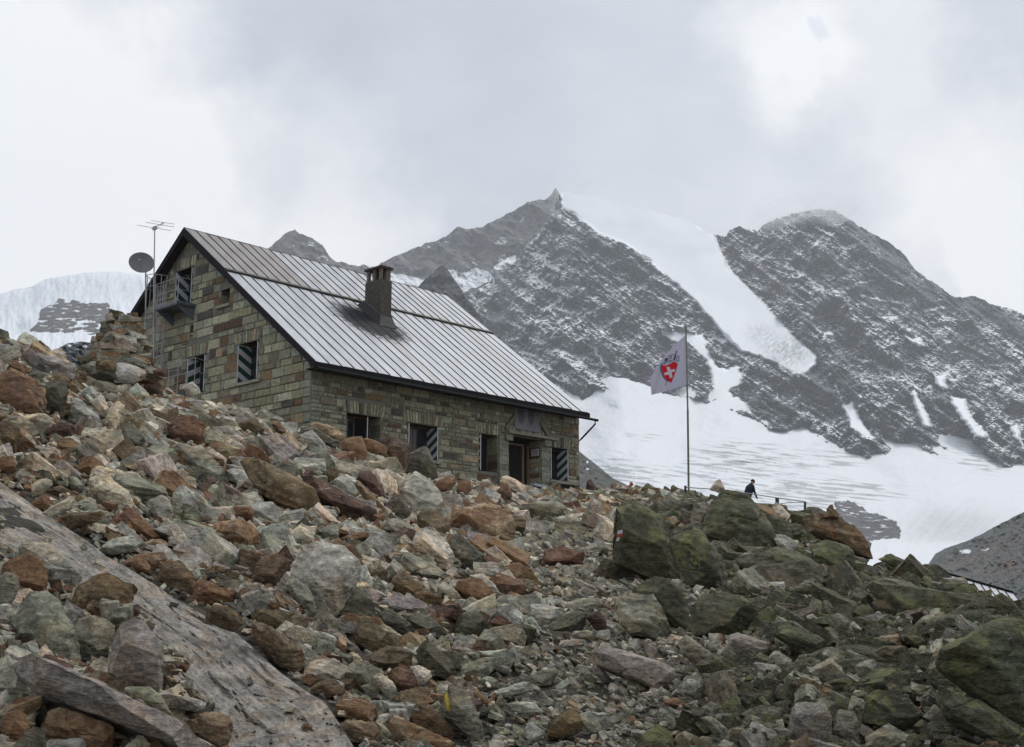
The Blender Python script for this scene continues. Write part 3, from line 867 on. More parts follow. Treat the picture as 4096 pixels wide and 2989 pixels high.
# --- roof ---
METAL, mnt = newmat('standing seam sheet metal'); n = N(mnt)
tc = n('ShaderNodeNewGeometry').outputs['Position']
d1 = n('ShaderNodeMapping', {'Rotation': (0, 0, -math.atan2(HU[1], HU[0]))}, vector_type='POINT'); mnt.links.new(tc, d1.inputs['Vector'])
loc = d1.outputs[0]
x = n.noise(n.mapping(loc, (3.0, .5, .5)), 1.5, 5., .6, .6); y = n.noise(n.mapping(loc, (1, 1, 1)), 2.2, 4.)
z = n.noise(n.mapping(loc, (8., .35, .35)), 2., 4.)
f = n.math('MULTIPLY', n.rng(x, .3, .7, .84, 1.12), n.rng(z, .3, .7, .88, 1.1))
v = n('ShaderNodeVectorMath', {0: attr(n, 'tint')}, operation='MULTIPLY')
mnt.links.new(n('ShaderNodeCombineXYZ', {0: f, 1: f, 2: f}).outputs[0], v.inputs[1])
# soot below the chimney: a stain on the sheets themselves
CH0 = EAVE + 7.24 * HU + (HALF * .47) * HV + (RISE * .47) * HZ
rel = n('ShaderNodeVectorMath', {0: tc, 1: tuple(CH0)}, operation='SUBTRACT').outputs[0]
sepS = n('ShaderNodeVectorMath', {0: rel, 1: tuple(HU)}, operation='DOT_PRODUCT').outputs['Value']
sepT = n('ShaderNodeVectorMath', {0: rel, 1: tuple(-HV)}, operation='DOT_PRODUCT').outputs['Value']
sn_ = n.noise(n.mapping(loc, (2., 5., 5.)), 1.3, 6., .7, 1.)
es = n.math('DIVIDE', n.math('ADD', sepS, .75), 2.1)
et = n.math('DIVIDE', n.math('ADD', sepT, -.2), 1.55)
e = n.math('SQRT', n.math('ADD', n.math('MULTIPLY', es, es), n.math('MULTIPLY', et, et)))
e = n.math('ADD', e, n.math('MULTIPLY', n.math('SUBTRACT', sn_, .5), 1.6))
soot = n.rng(e, .62, 1.12, .94, 0., True)
col = n.mix(soot, v.outputs[0], (.012, .013, .017))
METAL_P = n.out(col, n.rng(soot, 0, 1, .55, .7), n.rng(soot, 0, 1, .35, 0.), n.math('ADD', n.math('MULTIPLY', x, .7), y), .22, .06, n.rng(soot, 0, 1, .5, .04))
SEAM = simple('dull seam metal', (.05, .048, .035), .6, .2, .2, 9., .1)
RD = (EAVE - APEX) / 1.0                                    # ridge to eave
NR = np.cross(HU, RD); NR /= np.linalg.norm(NR)
if NR[2] < 0: NR = -NR


def slope_sheets(mb, O, D, segs, seamq, sgn):
    nrm = np.cross(HU, D); nrm /= np.linalg.norm(nrm)
    if nrm[2] < 0: nrm = -nrm
    for si, (q0, q1, lift, npan) in enumerate(segs):
        wdt = L_ROOF / npan
        for k in range(npan):
            s0 = k * wdt; s1 = s0 + wdt
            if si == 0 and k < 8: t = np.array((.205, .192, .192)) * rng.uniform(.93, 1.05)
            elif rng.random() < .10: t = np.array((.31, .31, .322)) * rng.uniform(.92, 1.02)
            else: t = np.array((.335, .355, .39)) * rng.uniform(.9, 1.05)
            a = rng.uniform(0, .006); nn = 10
            V = []; Fq = []
            for i in range(nn + 1):
                for j in range(4):
                    s_ = s0 + (s1 - s0) * j / 3; q_ = q0 + (q1 - q0) * i / nn
                    hgt = lift + a + (.010 * math.sin(i * 1.7 + k * 2.1) + rng.uniform(-.004, .004)) * (j in (1, 2))
                    V.append(O + HU * s_ + D * q_ + nrm * hgt)
            for i in range(nn):
                for j in range(3):
                    f_ = [i * 4 + j, i * 4 + j + 1, (i + 1) * 4 + j + 1, (i + 1) * 4 + j]
                    Fq.append(f_ if sgn > 0 else f_[::-1])
            mb.add(V, Fq, 0, t)
            if k:
                p = O + HU * (s0 - .015) + D * q0 + nrm * (lift - .01)
                mb.box(p, HU * .03, D * (q1 - q0), nrm * .045, 1, (1, 1, 1))
    for q in seamq:
        p = O + D * (q - .008) + nrm * .0
        mb.box(p - HU * .02, HU * (L_ROOF + .04), D * .014, nrm * .11, 1)


mb = MB()
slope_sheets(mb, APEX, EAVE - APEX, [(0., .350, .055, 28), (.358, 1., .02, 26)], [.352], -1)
LEFT_E = APEX + LB * HV - LC * HZ
slope_sheets(mb, APEX, LEFT_E - APEX, [(0., 1., .03, 28)], [], 1)
# ridge cap, deck under the sheets
mb.tube([APEX + NR * .03, APEX + NR * .03 + HU * L_ROOF], .05, 8, 1)
dz = HZ * -.13
mb.prism([APEX + NR * .005, EAVE + NR * .005, EAVE + NR * .005 + dz, APEX + dz], HU * L_ROOF, 2)
mb.prism([APEX + NR * .0, LEFT_E, LEFT_E + dz, APEX + dz * 1.01], HU * L_ROOF, 2)
roof = mb.build('roof', [METAL, SEAM, WOODD], hut)
# fascia and verge boards
mb = MB()
DN = (EAVE - APEX) / np.linalg.norm(EAVE - APEX)
mb.box(EAVE - HV * .03 - HZ * .28, HU * (L_ROOF + .06), HV * .04, HZ * .27)
mb.build('fascia_board', FASC, hut)
for (E_, nm) in ((EAVE, 0), (LEFT_E, 1)):
    for (o_, dr) in ((-HU * .03, 1), (HU * L_ROOF, 1)):
        mb = MB()
        mb.prism([APEX + o_ + HZ * .03, E_ + o_ + HZ * .0, E_ + o_ - HZ * .30, APEX + o_ - HZ * .34], HU * .035)
        mb.build('verge_board', FASC, hut)
# purlin ends under the verge
for q in (.375, .70, .955):
    P_ = APEX + (EAVE - APEX) * q - HZ * .42
    mb = MB(); mb.box(P_ + HU * .02, HU * .45, -HV * .26, HZ * .24 if q > .5 else HZ * .26); mb.build('purlin_end', WOODD, hut)
# gutter and downpipe at the far corner
mb = MB()
g0 = EAVE - HV * .10 - HZ * .26
mb.tube([g0, g0 + HU * (L_ROOF + .55) - HZ * .04], .065, 8)
mb.build('gutter', FASC, hut)
mb = MB()
e0 = g0 + HU * (L_ROOF + .35) - HZ * .08
mb.tube([e0, e0 - HZ * .16, e0 - HZ * .3 - HU * .12 + HV * .05, hp(LW - .02, -.12, -1.15) + HU * .05, hp(LW + .04, .1, -1.3), hp(LW + .06, .25, -3.6)], .045, 8)
mb.build('downpipe', FASC, hut)

# --- chimney ---
CS0, CS1 = 7.24, 7.90
tf = HALF * .47; tb = tf + 1.13
cz = EAVE[2] + RISE * .47
mb = MB()
CHT = (.085, .078, .062)


def cp(s, t, z): return EAVE + HU * s + HV * t + HZ * (z - EAVE[2])


mb.box(cp(CS0, tf, cz - .3), HU * (CS1 - CS0), HV * 1.13, HZ * 2.45, 0, CHT)
for (s0, s1, t0, t1) in ((.04, .16, .05, .2), (CS1 - CS0 - .30, CS1 - CS0 - .04, .05, .22), (.04, .16, .5, .63), (CS1 - CS0 - .2, CS1 - CS0 - .04, .5, .63), (.04, .16, .93, 1.08), (CS1 - CS0 - .25, CS1 - CS0 - .04, .93, 1.08)):
    mb.box(cp(CS0 + s0, tf + t0, cz + 2.15), HU * (s1 - s0), HV * (t1 - t0), HZ * .55, 0, (.15, .125, .10))
mb.box(cp(CS0 + .18, tf + .28, cz + 2.15), HU * .25, HV * .55, HZ * .5, 0, (.02, .018, .016))
chim = mb.build('chimney', tinted('sooty render', .92, 0., .3, 6., .5, .02), roof)
mb = MB()
mb.box(cp(CS0 - .05, tf - .05, cz + 2.70), HU * (CS1 - CS0 + .10), HV * 1.23, HZ * .10, 0, (.075, .05, .04))
mb.build('chimney_cap', tinted('weathered slab', .9, 0., .3, 8., .5, .02), roof)
# flashing skirt that follows the slope
mb = MB()
A0 = [cp(CS0 - .03, tf - .03, cz + .42), cp(CS1 + .03, tf - .03, cz + .42), cp(CS1 + .03, tf + 1.16, cz + .42 + 1.16 * SL), cp(CS0 - .03, tf + 1.16, cz + .42 + 1.16 * SL)]
B0 = [cp(CS0 - .28, tf - .32, cz - .32 * SL + .06), cp(CS1 + .10, tf - .32, cz - .32 * SL + .06), cp(CS1 + .10, tf + 1.35, cz + 1.35 * SL + .06), cp(CS0 - .28, tf + 1.35, cz + 1.35 * SL + .06)]
mb.add(A0 + B0, [[0, 4, 5, 1], [1, 5, 6, 2], [2, 6, 7, 3], [3, 7, 4, 0]], 0)
mb.tube(A0 + [A0[0]], .018, 6, 1)
mb.build('flashing', [simple('blackened lead', (.022, .022, .026), .6, .1, .3, 5., .2), simple('dull rim metal', (.13, .11, .09), .6)], roof)


# --- windows, doors and shutters ---
def leaf(O, D1, D2, wdt, hgt, rise, nstripes, pair_hinge=None):
    """striped board: O lower corner, D1 across, D2 thickness direction"""
    mb = MB()
    th = .035
    mb.box(O, D1 * wdt, D2 * th, HZ * hgt, 0)
    # green diagonal bars, 3 mm proud of both faces
    per = hgt / nstripes
    for fc in (-.004, th):
        k = -3
        while k < nstripes + 3:
            z0 = k * per
            poly = [(0, z0), (wdt, z0 + rise), (wdt, z0 + rise + per * .5), (0, z0 + per * .5)]
            # clip to the board
            out_ = []
            def clip(pl, inside, inter):
                r = []
                for i in range(len(pl)):
                    a_, b_ = pl[i], pl[(i + 1) % len(pl)]
                    if inside(a_): r.append(a_)
                    if inside(a_) != inside(b_): r.append(inter(a_, b_))
                return r
            def it(zc): return lambda a_, b_: (a_[0] + (b_[0] - a_[0]) * (zc - a_[1]) / (b_[1] - a_[1]), zc)
            pl = clip(poly, lambda p: p[1] >= .002, it(.002)); 
            if len(pl) > 2: pl = clip(pl, lambda p: p[1] <= hgt - .002, it(hgt - .002))
            if len(pl) > 2:
                P_ = [O + D1 * p[0] + HZ * p[1] + D2 * fc for p in pl]
                mb.prism(P_, D2 * .004, 1)
            k += 1
    # light edge frame
    mb.box(O - D1 * .022 - D2 * .003, D1 * .022, D2 * (th + .006), HZ * hgt, 0)
    mb.box(O + D1 * wdt - D2 * .003, D1 * .022, D2 * (th + .006), HZ * hgt, 0)
    return mb


def window(base, A, IN, a0, a1, h0, h1, leafside=None, rise=.3, bars=1, ns=5, white_edge=None, lw=.68, dep=.62, plain=False):
    """A along the wall, IN into the wall"""
    f = MB(); O = base + A * a0 + HZ * h0 + IN * dep
    W_ = a1 - a0; H_ = h1 - h0; t = .06
    f.box(O, A * t, IN * .06, HZ * H_); f.box(O + A * (W_ - t), A * t, IN * .06, HZ * H_)
    f.box(O + A * t, A * (W_ - 2 * t), IN * .06, HZ * t); f.box(O + A * t + HZ * (H_ - t), A * (W_ - 2 * t), IN * .06, HZ * t)
    if bars: f.box(O + A * (W_ / 2 - .03) + IN * .005, A * .06, IN * .045, HZ * H_)
    fr = f.build('window', WOOD, hut)
    g = MB(); g.box(O + A * t + HZ * t + IN * .02, A * (W_ - 2 * t), IN * .012, HZ * (H_ - 2 * t)); g.build('pane', GLASS, fr)
    if leafside is not None:
        aa = a0 + .05 if leafside < 0 else a1 - .085
        lf = leaf(base + A * aa + HZ * (h0 + .03) + IN * -.02, IN, A, lw, H_ - .08, rise, ns)
        lf.build('shutter', [WHITE, GREEN], hut)
        bb = a1 - .075 if leafside < 0 else a0 + .04        # the other leaf, seen edge on
        lf = leaf(base + A * bb + HZ * (h0 + .03) + IN * -.03, IN, A, lw, H_ - .08, rise, ns)
        lf.build('shutter', [WHITE, GREEN], hut)


FB = W0.copy()
window(FB, HU, HV, 1.82, 3.62, -3.0, -1.62)
VD = np.array([-.12, .993, 0])
mb = leaf(FB + HU * 2.93 - HZ * 2.97 + HV * .03, VD, np.array([.993, .12, 0]), .5, 1.30, .25, 5)
mb.build('shutter', [WHITE, GREEN], hut)
window(FB, HU, HV, 5.1, 6.9, -3.12, -1.63, 1, -.46, 1, 3.3)
window(FB, HU, HV, 9.36, 10.56, -3.3, -1.62, None)
mb = leaf(FB + HU * 9.42 - HZ * 3.27 - HV * .03, HV, HU, .6, 1.6, -.3, 5); mb.build('shutter', [WHITE, GREEN], hut)
window(FB, HU, HV, 14.08, 15.42, -3.27, -1.74, 1, -.48, 0, 3.5, lw=.74)
window(FB, HV, HU, 3.62, 5.17, 0., 1.68, 1, -.40, 0, 3.15, lw=.70)
window(FB, HV, HU, 7.57, 9.06, -.02, 1.68, 1, .34, 0, 3.1, lw=.62)
window(FB, HV, HU, 8.97, 10.42, 4.2, 5.95, 1, -.55, 0, 3.0, lw=.78)
window(FB, HV, HU, 5.97, 6.64, 3.66, 4.36, None, bars=0, dep=.4)
# sills
for (a0, a1, h, A, NN) in ((3.35, 5.6, -.16, HV, -HU), (14.0, 15.75, -3.46, HU, -HV), (1.7, 3.75, -3.14, HU, -HV), (5., 7.0, -3.26, HU, -HV), (5.8, 6.85, 3.52, HV, -HU)):
    mb = MB(); mb.box(FB + A * a0 + HZ * h + NN * .0, A * (a1 - a0), NN * .16, HZ * .13, 0, (.26, .25, .19)); mb.build('sill', STONE, hut)
# doorway: recessed door, brown frame, projecting lintel slab on piers
mb = MB()
D0 = FB + HV * .62 + HU * 11.28 - HZ * 3.75
mb.box(D0 + HU * .0, HU * .10, HV * .1, HZ * 2.05); mb.box(D0 + HU * 1.58, HU * .12, HV * .1, HZ * 2.05); mb.box(D0 + HU * .1 + HZ * 1.95, HU * 1.48, HV * .1, HZ * .10)
mb.box(D0 + HU * 1.92, HU * .12, HV * .05, HZ * 2.05)
fr = mb.build('door_frame', WOOD, hut)
mb = MB(); mb.box(D0 + HU * .12 + HV * .12, HU * .06, HV * 1.0, HZ * 1.9); mb.box(D0 + HU * .16 + HV * .3 + HZ * .95, HU * .05, HV * .06, HZ * .03, 0)
mb.build('door', WOOD, hut)
for (a0, a1) in ((10.62, 11.22), (13.46, 14.02)):
    mb = MB(); h = -4.3
    while h < -1.62:
        rh = min(rng.uniform(.18, .4), -1.60 - h); j = rng.uniform(-.02, .02)
        mb.box(FB + HU * (a0 + j) + HZ * (h + .008) - HV * (.09 + j), HU * (a1 - a0), -HV * -.12, HZ * (rh - .016), 0, np.array((.24, .25, .19)) * rng.uniform(.7, 1.1))
        h += rh
    mb.build('door_pier', STONE, hut)
mb = MB()
mb.box(FB + HU * 10.95 - HZ * 1.47 - HV * .38, HU * 3.35, HV * .36, HZ * .13, 0, (.21, .20, .15))
for a in (10.9, 13.5): mb.box(FB + HU * a - HZ * 1.78 - HV * .26, HU * .42, HV * .25, HZ * .30, 0, (.20, .20, .15))
mb.build('door_lintel', STONE, hut)
# relieving boards and the grey panel with two shield shaped hollows above the door
mb = MB(); mb.box(FB + HU * 11.62 - HZ * 1.16 - HV * .075, HU * 1.75, HV * .07, HZ * .98); mb.build('wall_panel', PANEL, hut)
for a in (12.05, 12.72):
    mb = MB(); P_ = [(-.2, .0), (-.2, -.42), (-.13, -.6), (0, -.72), (.13, -.6), (.2, -.42), (.2, 0)]
    mb.prism([FB + HU * (a + p) + HZ * (q - .2) - HV * .085 for p, q in P_], HV * .006); mb.build('shield_relief', simple('worn dark relief', (.11, .11, .125), .9), hut)
for (p, q, sg) in ((11.05, 11.65, 1), (14.02, 13.40, -1)):
    mb = MB(); a = FB + HU * p - HZ * 1.30 - HV * .16; b_ = FB + HU * q - HZ * .62 - HV * .16
    d = b_ - a; pr = np.cross(d, HV); pr = pr / np.linalg.norm(pr) * .15
    mb.box(a, d, pr, HV * .12, 0, (.17, .155, .11)); mb.build('relieving_stone', STONE, hut)
# wide dark soffit board below the eave
mb = MB(); mb.box(FB - HV * .80 + HZ * -.17 + HU * -.3, HU * (L_ROOF - .2), HV * .80, HZ * .035); mb.build('soffit', WOODD, hut)

# --- balcony on the gable ---
bal = MB()
t0, t1, pr, fh = 8.62, 10.5, .95, 4.08
bal.box(hp(-pr, t0, fh - .12), HU * pr, HV * (t1 - t0), HZ * .05, 0)
bal.box(hp(-pr, t0, fh - .14), HU * .05, HV * (t1 - t0), HZ * .16, 0)
bal.box(hp(-pr, t0, fh - .14), HU * pr, HV * .05, HZ * .16, 0)
for t in (t0 + .1, t1 - .15): bal.prism([hp(-pr, t, fh - .13), hp(0, t, fh - .13), hp(0, t, fh - .75)], HV * .05, 0)
balo = bal.build('balcony', simple('painted grey steel', (.13, .15, .17), .5, .3, .2, 6., .1), hut)
r = MB(); rr = .017
for z in (.55, 1.1):
    r.tube([hp(0, t0, fh + z), hp(-pr, t0, fh + z), hp(-pr, t1, fh + z)], rr, 6)
for (s_, t) in ((-pr, t0), (-pr, t0 + 1.25), (-pr, t1), (-.03, t0)): r.tube([hp(s_, t, fh), hp(s_, t, fh + 1.1)], rr, 6)
r.tube([hp(-pr, t0 + 1.25, fh + .3), hp(-pr, t1, fh + .3)], .011, 6); r.tube([hp(-pr, t0 + 1.25, fh + .1), hp(-pr, t1, fh + .1)], .011, 6)
r.build('railing', GALV, balo)

# --- ladder with safety cage ---
lad = empty('roof_ladder', tuple(hp(-.3, 12.55, -.6)))
tag(lad, 'caged steel ladder climbing the left end of the gable wall', 'ladder')
for t in (10.78, 11.4):
    r = MB(); r.tube([hp(-.32, t, -.9), hp(-.32, t, 5.4)], .024, 6); r.build('rail', GALVD, lad)
for k in range(20):
    z = -.7 + k * .30
    r = MB(); r.tube([hp(-.32, 10.78, z), hp(-.32, 11.4, z)], .017, 6); r.build('rung', GALVD, lad)
r = MB(); hoop = []
for k in range(9):
    a = math.pi * k / 8; hoop.append((-.32 - .62 * math.sin(a), 12.85 + .56 * math.cos(a)))
hoop = [(-.32 - .72 * math.sin(math.pi * k / 8), 11.15 + .5 * -math.cos(math.pi * k / 8)) for k in range(9)]
for z in (2.2, 3.7, 5.2, 5.75):
    r = MB(); r.tube([hp(s_, t, z) for s_, t in hoop], .017, 6); r.build('cage_hoop', GALVD, lad)
for k in (0, 1, 2, 4, 6, 7, 8):
    s_, t = hoop[k]; r = MB(); r.tube([hp(s_, t, 1.4), hp(s_, t, 5.75)], .015, 6); r.build('cage_bar', GALVD, lad)

# --- lower landing rail by the middle gable window ---
lr = empty('metal_railing', tuple(hp(-.5, 9.5, -.3)))
tag(lr, 'thin galvanised railing round the landing before the lower gable window', 'railing')
t0, t1, fh = 6.95, 9.2, -.1
r = MB()
for z in (.78, 1.36): r.tube([hp(0, t0 + .45, fh + z), hp(-.9, t0 + .05, fh + z), hp(-.9, t1, fh + z)], .019, 6)
r.tube([hp(-.9, t1, fh + 1.36), hp(-.9, t1 + .28, fh + 1.2), hp(-.9, t1 + .34, fh + .8)], .016, 6)
r.build('top_rail', GALVD, lr)
for t in (t0 + .05, t0 + 1.4, t1 - .1):
    r = MB(); r.tube([hp(-.9, t, fh - .6), hp(-.9, t, fh + 1.36)], .016, 6); r.build('post', GALVD, lr)
r = MB()
for z in (.12, .45, 1.05): r.tube([hp(-.9, t0 + 1.4, fh + z), hp(-.9, t1, fh + z)], .011, 5)
r.build('infill', GALVD, lr)

# --- antenna mast and satellite dish ---
am = empty('tv_antenna', tuple(hp(-.55, 12.62, -.5)))
tag(am, 'television aerial on a tall thin mast beside the gable', 'antenna')


def gpt(u, v, s_):
    """point on the plane s = s_ of the hut frame seen at (u, v)"""
    r_ = at(u, v, 1.); k = (s_ + W0 @ HU) / (r_ @ HU)
    return r_ * k


mtop = gpt(619, 918, -.7); mbot = gpt(614.5, 1560, -.7)
r = MB(); r.tube([mbot, gpt(616, 1105, -.7)], .038, 8); r.tube([gpt(616, 1105, -.7), mtop], .030, 8); r.build('mast', GALV, am)
r = MB(); r.tube([gpt(606, 916, -.7), gpt(655, 891, -.7) + HU * .0], .017, 6); r.tube([gpt(625, 917, -.7), gpt(655, 893, -.7)], .010, 6)
r.box(gpt(609, 921, -.72), HV * -.25, HU * .1, HZ * .16); r.build('boom', GALVD, am)
for (a, b_) in (((549, 901), (684, 923)), ((584, 890), (696, 908)), ((607, 883), (698, 897))):
    r = MB(); r.tube([gpt(*a, -.7), gpt(*b_, -.7)], .014, 6); r.build('element', GALV, am)
ds = empty('satellite_dish', tuple(hp(-.75, 13.2, 5)))
tag(ds, 'round grey satellite dish on a pole left of the gable', 'satellite dish')
r = MB(); r.tube([gpt(583, 1420, -.7), gpt(583, 1085, -.7)], .035, 8); r.build('pole', GALVD, ds)
dc = gpt(565, 1058, -1.0); ax = np.array([.28, -.80, .30]); ax /= np.linalg.norm(ax)
bx = np.cross(ax, HZ); bx /= np.linalg.norm(bx); by = np.cross(bx, ax)
V_ = []; F_ = []; nr_, na_ = 6, 32
for side in (0, 1):
    for i in range(nr_ + 1):
        q = i / nr_; rad_ = .575 * q
        for k in range(na_):
            a = 2 * math.pi * k / na_
            V_.append(dc + bx * rad_ * math.cos(a) + by * rad_ * 1.0 * math.sin(a) + ax * (.16 * q * q - side * .012))
for side in (0, 1):
    o_ = side * (nr_ + 1) * na_
    for i in range(nr_):
        for k in range(na_):
            f_ = [o_ + i * na_ + k, o_ + i * na_ + (k + 1) % na_, o_ + (i + 1) * na_ + (k + 1) % na_, o_ + (i + 1) * na_ + k]
            F_.append(f_ if side else f_[::-1])
for k in range(na_):
    a_ = nr_ * na_ + k; b_ = nr_ * na_ + (k + 1) % na_; o_ = (nr_ + 1) * na_
    F_.append([a_, b_, b_ + o_, a_ + o_])
mk('dish', V_, F_, simple('grey dish enamel', (.16, .165, .17), .55, .0, .1, 4., .05), ds, smooth=True, sharp=40)
r = MB(); tip = dc + ax * .62 - by * .18 + bx * .12; r.tube([dc - by * .54 + ax * .12, tip - by * .06], .014, 6); r.tube([tip, tip - ax * .16], .045, 8); r.build('feed_horn', GALVD, ds)

# --- small notices by the door ---
def notice(name, label, s0, s1, h0, h1, hv, lines):
    e = empty(name, tuple(hp((s0 + s1) / 2, -.1, h0)))
    tag(e, label, 'sign')
    O = FB + HU * 13.40 + HZ * 0 + HV * 0
    m_ = MB(); m_.box(O + HV * s0 + HZ * h0 - HU * .03, HV * (s1 - s0), HU * .02, HZ * (h1 - h0)); m_.build('board', WHITE, e)
    m_ = MB()
    for (p, q0, q1) in lines: m_.box(O + HV * (s0 + (s1 - s0) * q0) + HZ * (h0 + (h1 - h0) * p) - HU * .034, HV * (s1 - s0) * (q1 - q0), HU * .004, HZ * (h1 - h0) * .07)
    m_.build('print', FASC, e)


notice('notice_board', 'white notice on the right side of the hut doorway', .05, .52, -2.22, -1.90, 0, [(.7, .1, .9), (.5, .1, .7), (.3, .1, .85)])
notice('small_notice', 'small pale card below the white notice in the doorway', .12, .26, -2.95, -2.78, 0, [(.5, .2, .8)])
# board and slab bench outside
o = MB(); a = hp(12.35, -.62, -3.78); o.box(a, HU * 2.0 - HZ * .12, HV * .3, HZ * .13)
tag(o.build('step_board', simple('pale blue grey board', (.36, .39, .43), .6)), 'pale blue grey plank lying before the hut doorway', 'plank')
o = MB(); o.box(hp(13.9, -.55, -3.52), HU * 1.75, HV * .5, HZ * .09, 0, (.24, .235, .2)); sb = o.build('stone_bench', STONE)
tag(sb, 'stone slab bench under the rightmost striped shutter', 'bench')
for q in (14.05, 15.3):
    o = MB(); o.box(hp(q, -.5, -4.1), HU * .25, HV * .4, HZ * .575, 0, (.14, .135, .11)); o.build('support', STONE, sb)
# ------------------------------------------------------------------ rocks
RC = {  # kind: (colour, rust, lichen, words)
    'g': ((.245, .237, .178), .26, .12, 'grey green'), 'l': ((.40, .39, .325), .26, .06, 'pale grey'), 'w': ((.52, .46, .355), .45, 0., 'cream white'),
    'b': ((.15, .112, .068), .55, .05, 'brown'), 'r': ((.165, .10, .066), .8, 0., 'rust red'), 'p': ((.105, .068, .054), .35, 0., 'dark maroon'),
    'o': ((.28, .21, .13), .72, .0, 'tan and rust'), 'd': ((.115, .108, .078), .25, .2, 'dark grey'), 'm': ((.095, .094, .062), .2, .8, 'mossy'),
    's': ((.27, .245, .215), .12, .1, 'grey brown'), 'M': ((.10, .105, .065), .1, .98, 'bright lichen covered')}


def planes_poly(pl):
    """convex solid from planes (n, d): n.x <= d"""
    Nn = np.array([p[0] for p in pl]); D = np.array([p[1] for p in pl])
    pts = []
    k = len(pl)
    for i in range(k):
        for j in range(i + 1, k):
            for l in range(j + 1, k):
                A_ = Nn[[i, j, l]]
                dt = np.linalg.det(A_)
                if abs(dt) < 1e-3: continue
                x = np.linalg.solve(A_, D[[i, j, l]])
                if np.all(Nn @ x <= D + 1e-6): pts.append(x)
    return np.array(pts)


def hull(pts, lim=.06):
    bm = bmesh.new()
    for p in pts: bm.verts.new(p)
    bmesh.ops.remove_doubles(bm, verts=bm.verts, dist=1e-4)
    r = bmesh.ops.convex_hull(bm, input=bm.verts)
    gone = [g for g in set(r['geom_interior'] + r['geom_unused']) if isinstance(g, bmesh.types.BMVert)]
    if gone: bmesh.ops.delete(bm, geom=gone, context='VERTS')
    bmesh.ops.dissolve_limit(bm, angle_limit=lim, verts=bm.verts, edges=bm.edges)
    return bm


def proto(seed, flatness):
    r = np.random.default_rng(seed)
    dims = np.array([1., r.uniform(.45, .8), flatness])
    pl = []
    for ax_ in range(3):
        for sg in (-1, 1):
            nn = np.zeros(3); nn[ax_] = sg; nn += r.normal(size=3) * (.10 if ax_ == 2 else .22); nn /= np.linalg.norm(nn)
            pl.append((nn, dims[ax_] * .5 * r.uniform(.85, 1.05)))
    for _ in range(r.integers(4, 7)):
        nn = r.normal(size=3) * [1, 1, .45]; nn /= np.linalg.norm(nn)
        sup = .5 * np.sum(np.abs(nn) * dims)
        pl.append((nn, sup * r.uniform(.66, .9)))
    return hull(planes_poly(pl))


def refine(bm, bev, L, maxit=5):
    if bev > 0:
        bmesh.ops.bevel(bm, geom=list(bm.edges), offset=bev, segments=1, affect='EDGES', profile=.6, clamp_overlap=True)
    bmesh.ops.triangulate(bm, faces=bm.faces)
    for _ in range(maxit):
        es = [e for e in bm.edges if e.calc_length() > L]
        if not es or len(bm.verts) > 9000: break
        bmesh.ops.subdivide_edges(bm, edges=es, cuts=1, use_grid_fill=False)
        bmesh.ops.triangulate(bm, faces=bm.faces)


def bm_arrays(bm):
    bm.verts.index_update(); bm.normal_update()
    V = np.array([v.co[:] for v in bm.verts]); Nn = np.array([v.normal[:] for v in bm.verts])
    Fq = np.array([[v.index for v in f.verts] for f in bm.faces])
    return V, Nn, Fq


def roughen(V, Nn, size, seed, amt=.035, dip=(.35, .1, 1.)):
    """chips, pits and ledges along the bedding planes of the schist"""
    q = V / size
    a = fbm(q * 2.3 + seed, 4, .55)
    b = fbm(q * 7. + seed * 1.7, 3, .6)
    dd = np.array(dip) / np.linalg.norm(dip)
    lay = (q @ dd) * 9. + 1.6 * perlin(q * 1.5 + seed)
    st = np.abs((lay % 1.) - .5) * 2
    side = 1 - np.abs(Nn @ dd)
    ck = 1 - sst(.0, .035, np.abs(perlin(q * np.array([1.6, 1.6, 2.6]) + seed * 2.3)))
    ck = ck * sst(.0, .3, perlin(q * 1.1 + seed) + .15)
    V = V - Nn * (size * .022 * ck)[:, None]
    return V + Nn * (size * (amt * a * 1.5 + amt * .55 * b + amt * .55 * (st - .5) * side))[:, None]


PROTO = []
for k in range(30):
    bm = proto(100 + k, [.22, .36, .52][k % 3])
    lo = bm.copy(); bmesh.ops.triangulate(lo, faces=lo.faces); a = bm_arrays(lo); lo.free()
    refine(bm, .012, .16); b_ = bm_arrays(bm); Vr = roughen(b_[0], b_[1], 1., k * 3.1, .04); bm.free()
    bm = proto(100 + k, [.22, .36, .52][k % 3]); refine(bm, .009, .065); c_ = bm_arrays(bm); Vc = roughen(c_[0], c_[1], 1., k * 3.1, .04); bm.free()
    PROTO.append(((a[0], a[2]), (Vr, b_[2]), (Vc, c_[2])))


def rotm(yaw, tiltx, tilty):
    cy_, sy_ = math.cos(yaw), math.sin(yaw); cx_, sx_ = math.cos(tiltx), math.sin(tiltx); ct, st_ = math.cos(tilty), math.sin(tilty)
    Rz = np.array([[cy_, -sy_, 0], [sy_, cy_, 0], [0, 0, 1]]); Rx = np.array([[1, 0, 0], [0, cx_, -sx_], [0, sx_, cx_]]); Ry = np.array([[ct, 0, st_], [0, 1, 0], [-st_, 0, ct]])
    return Ry @ Rx @ Rz


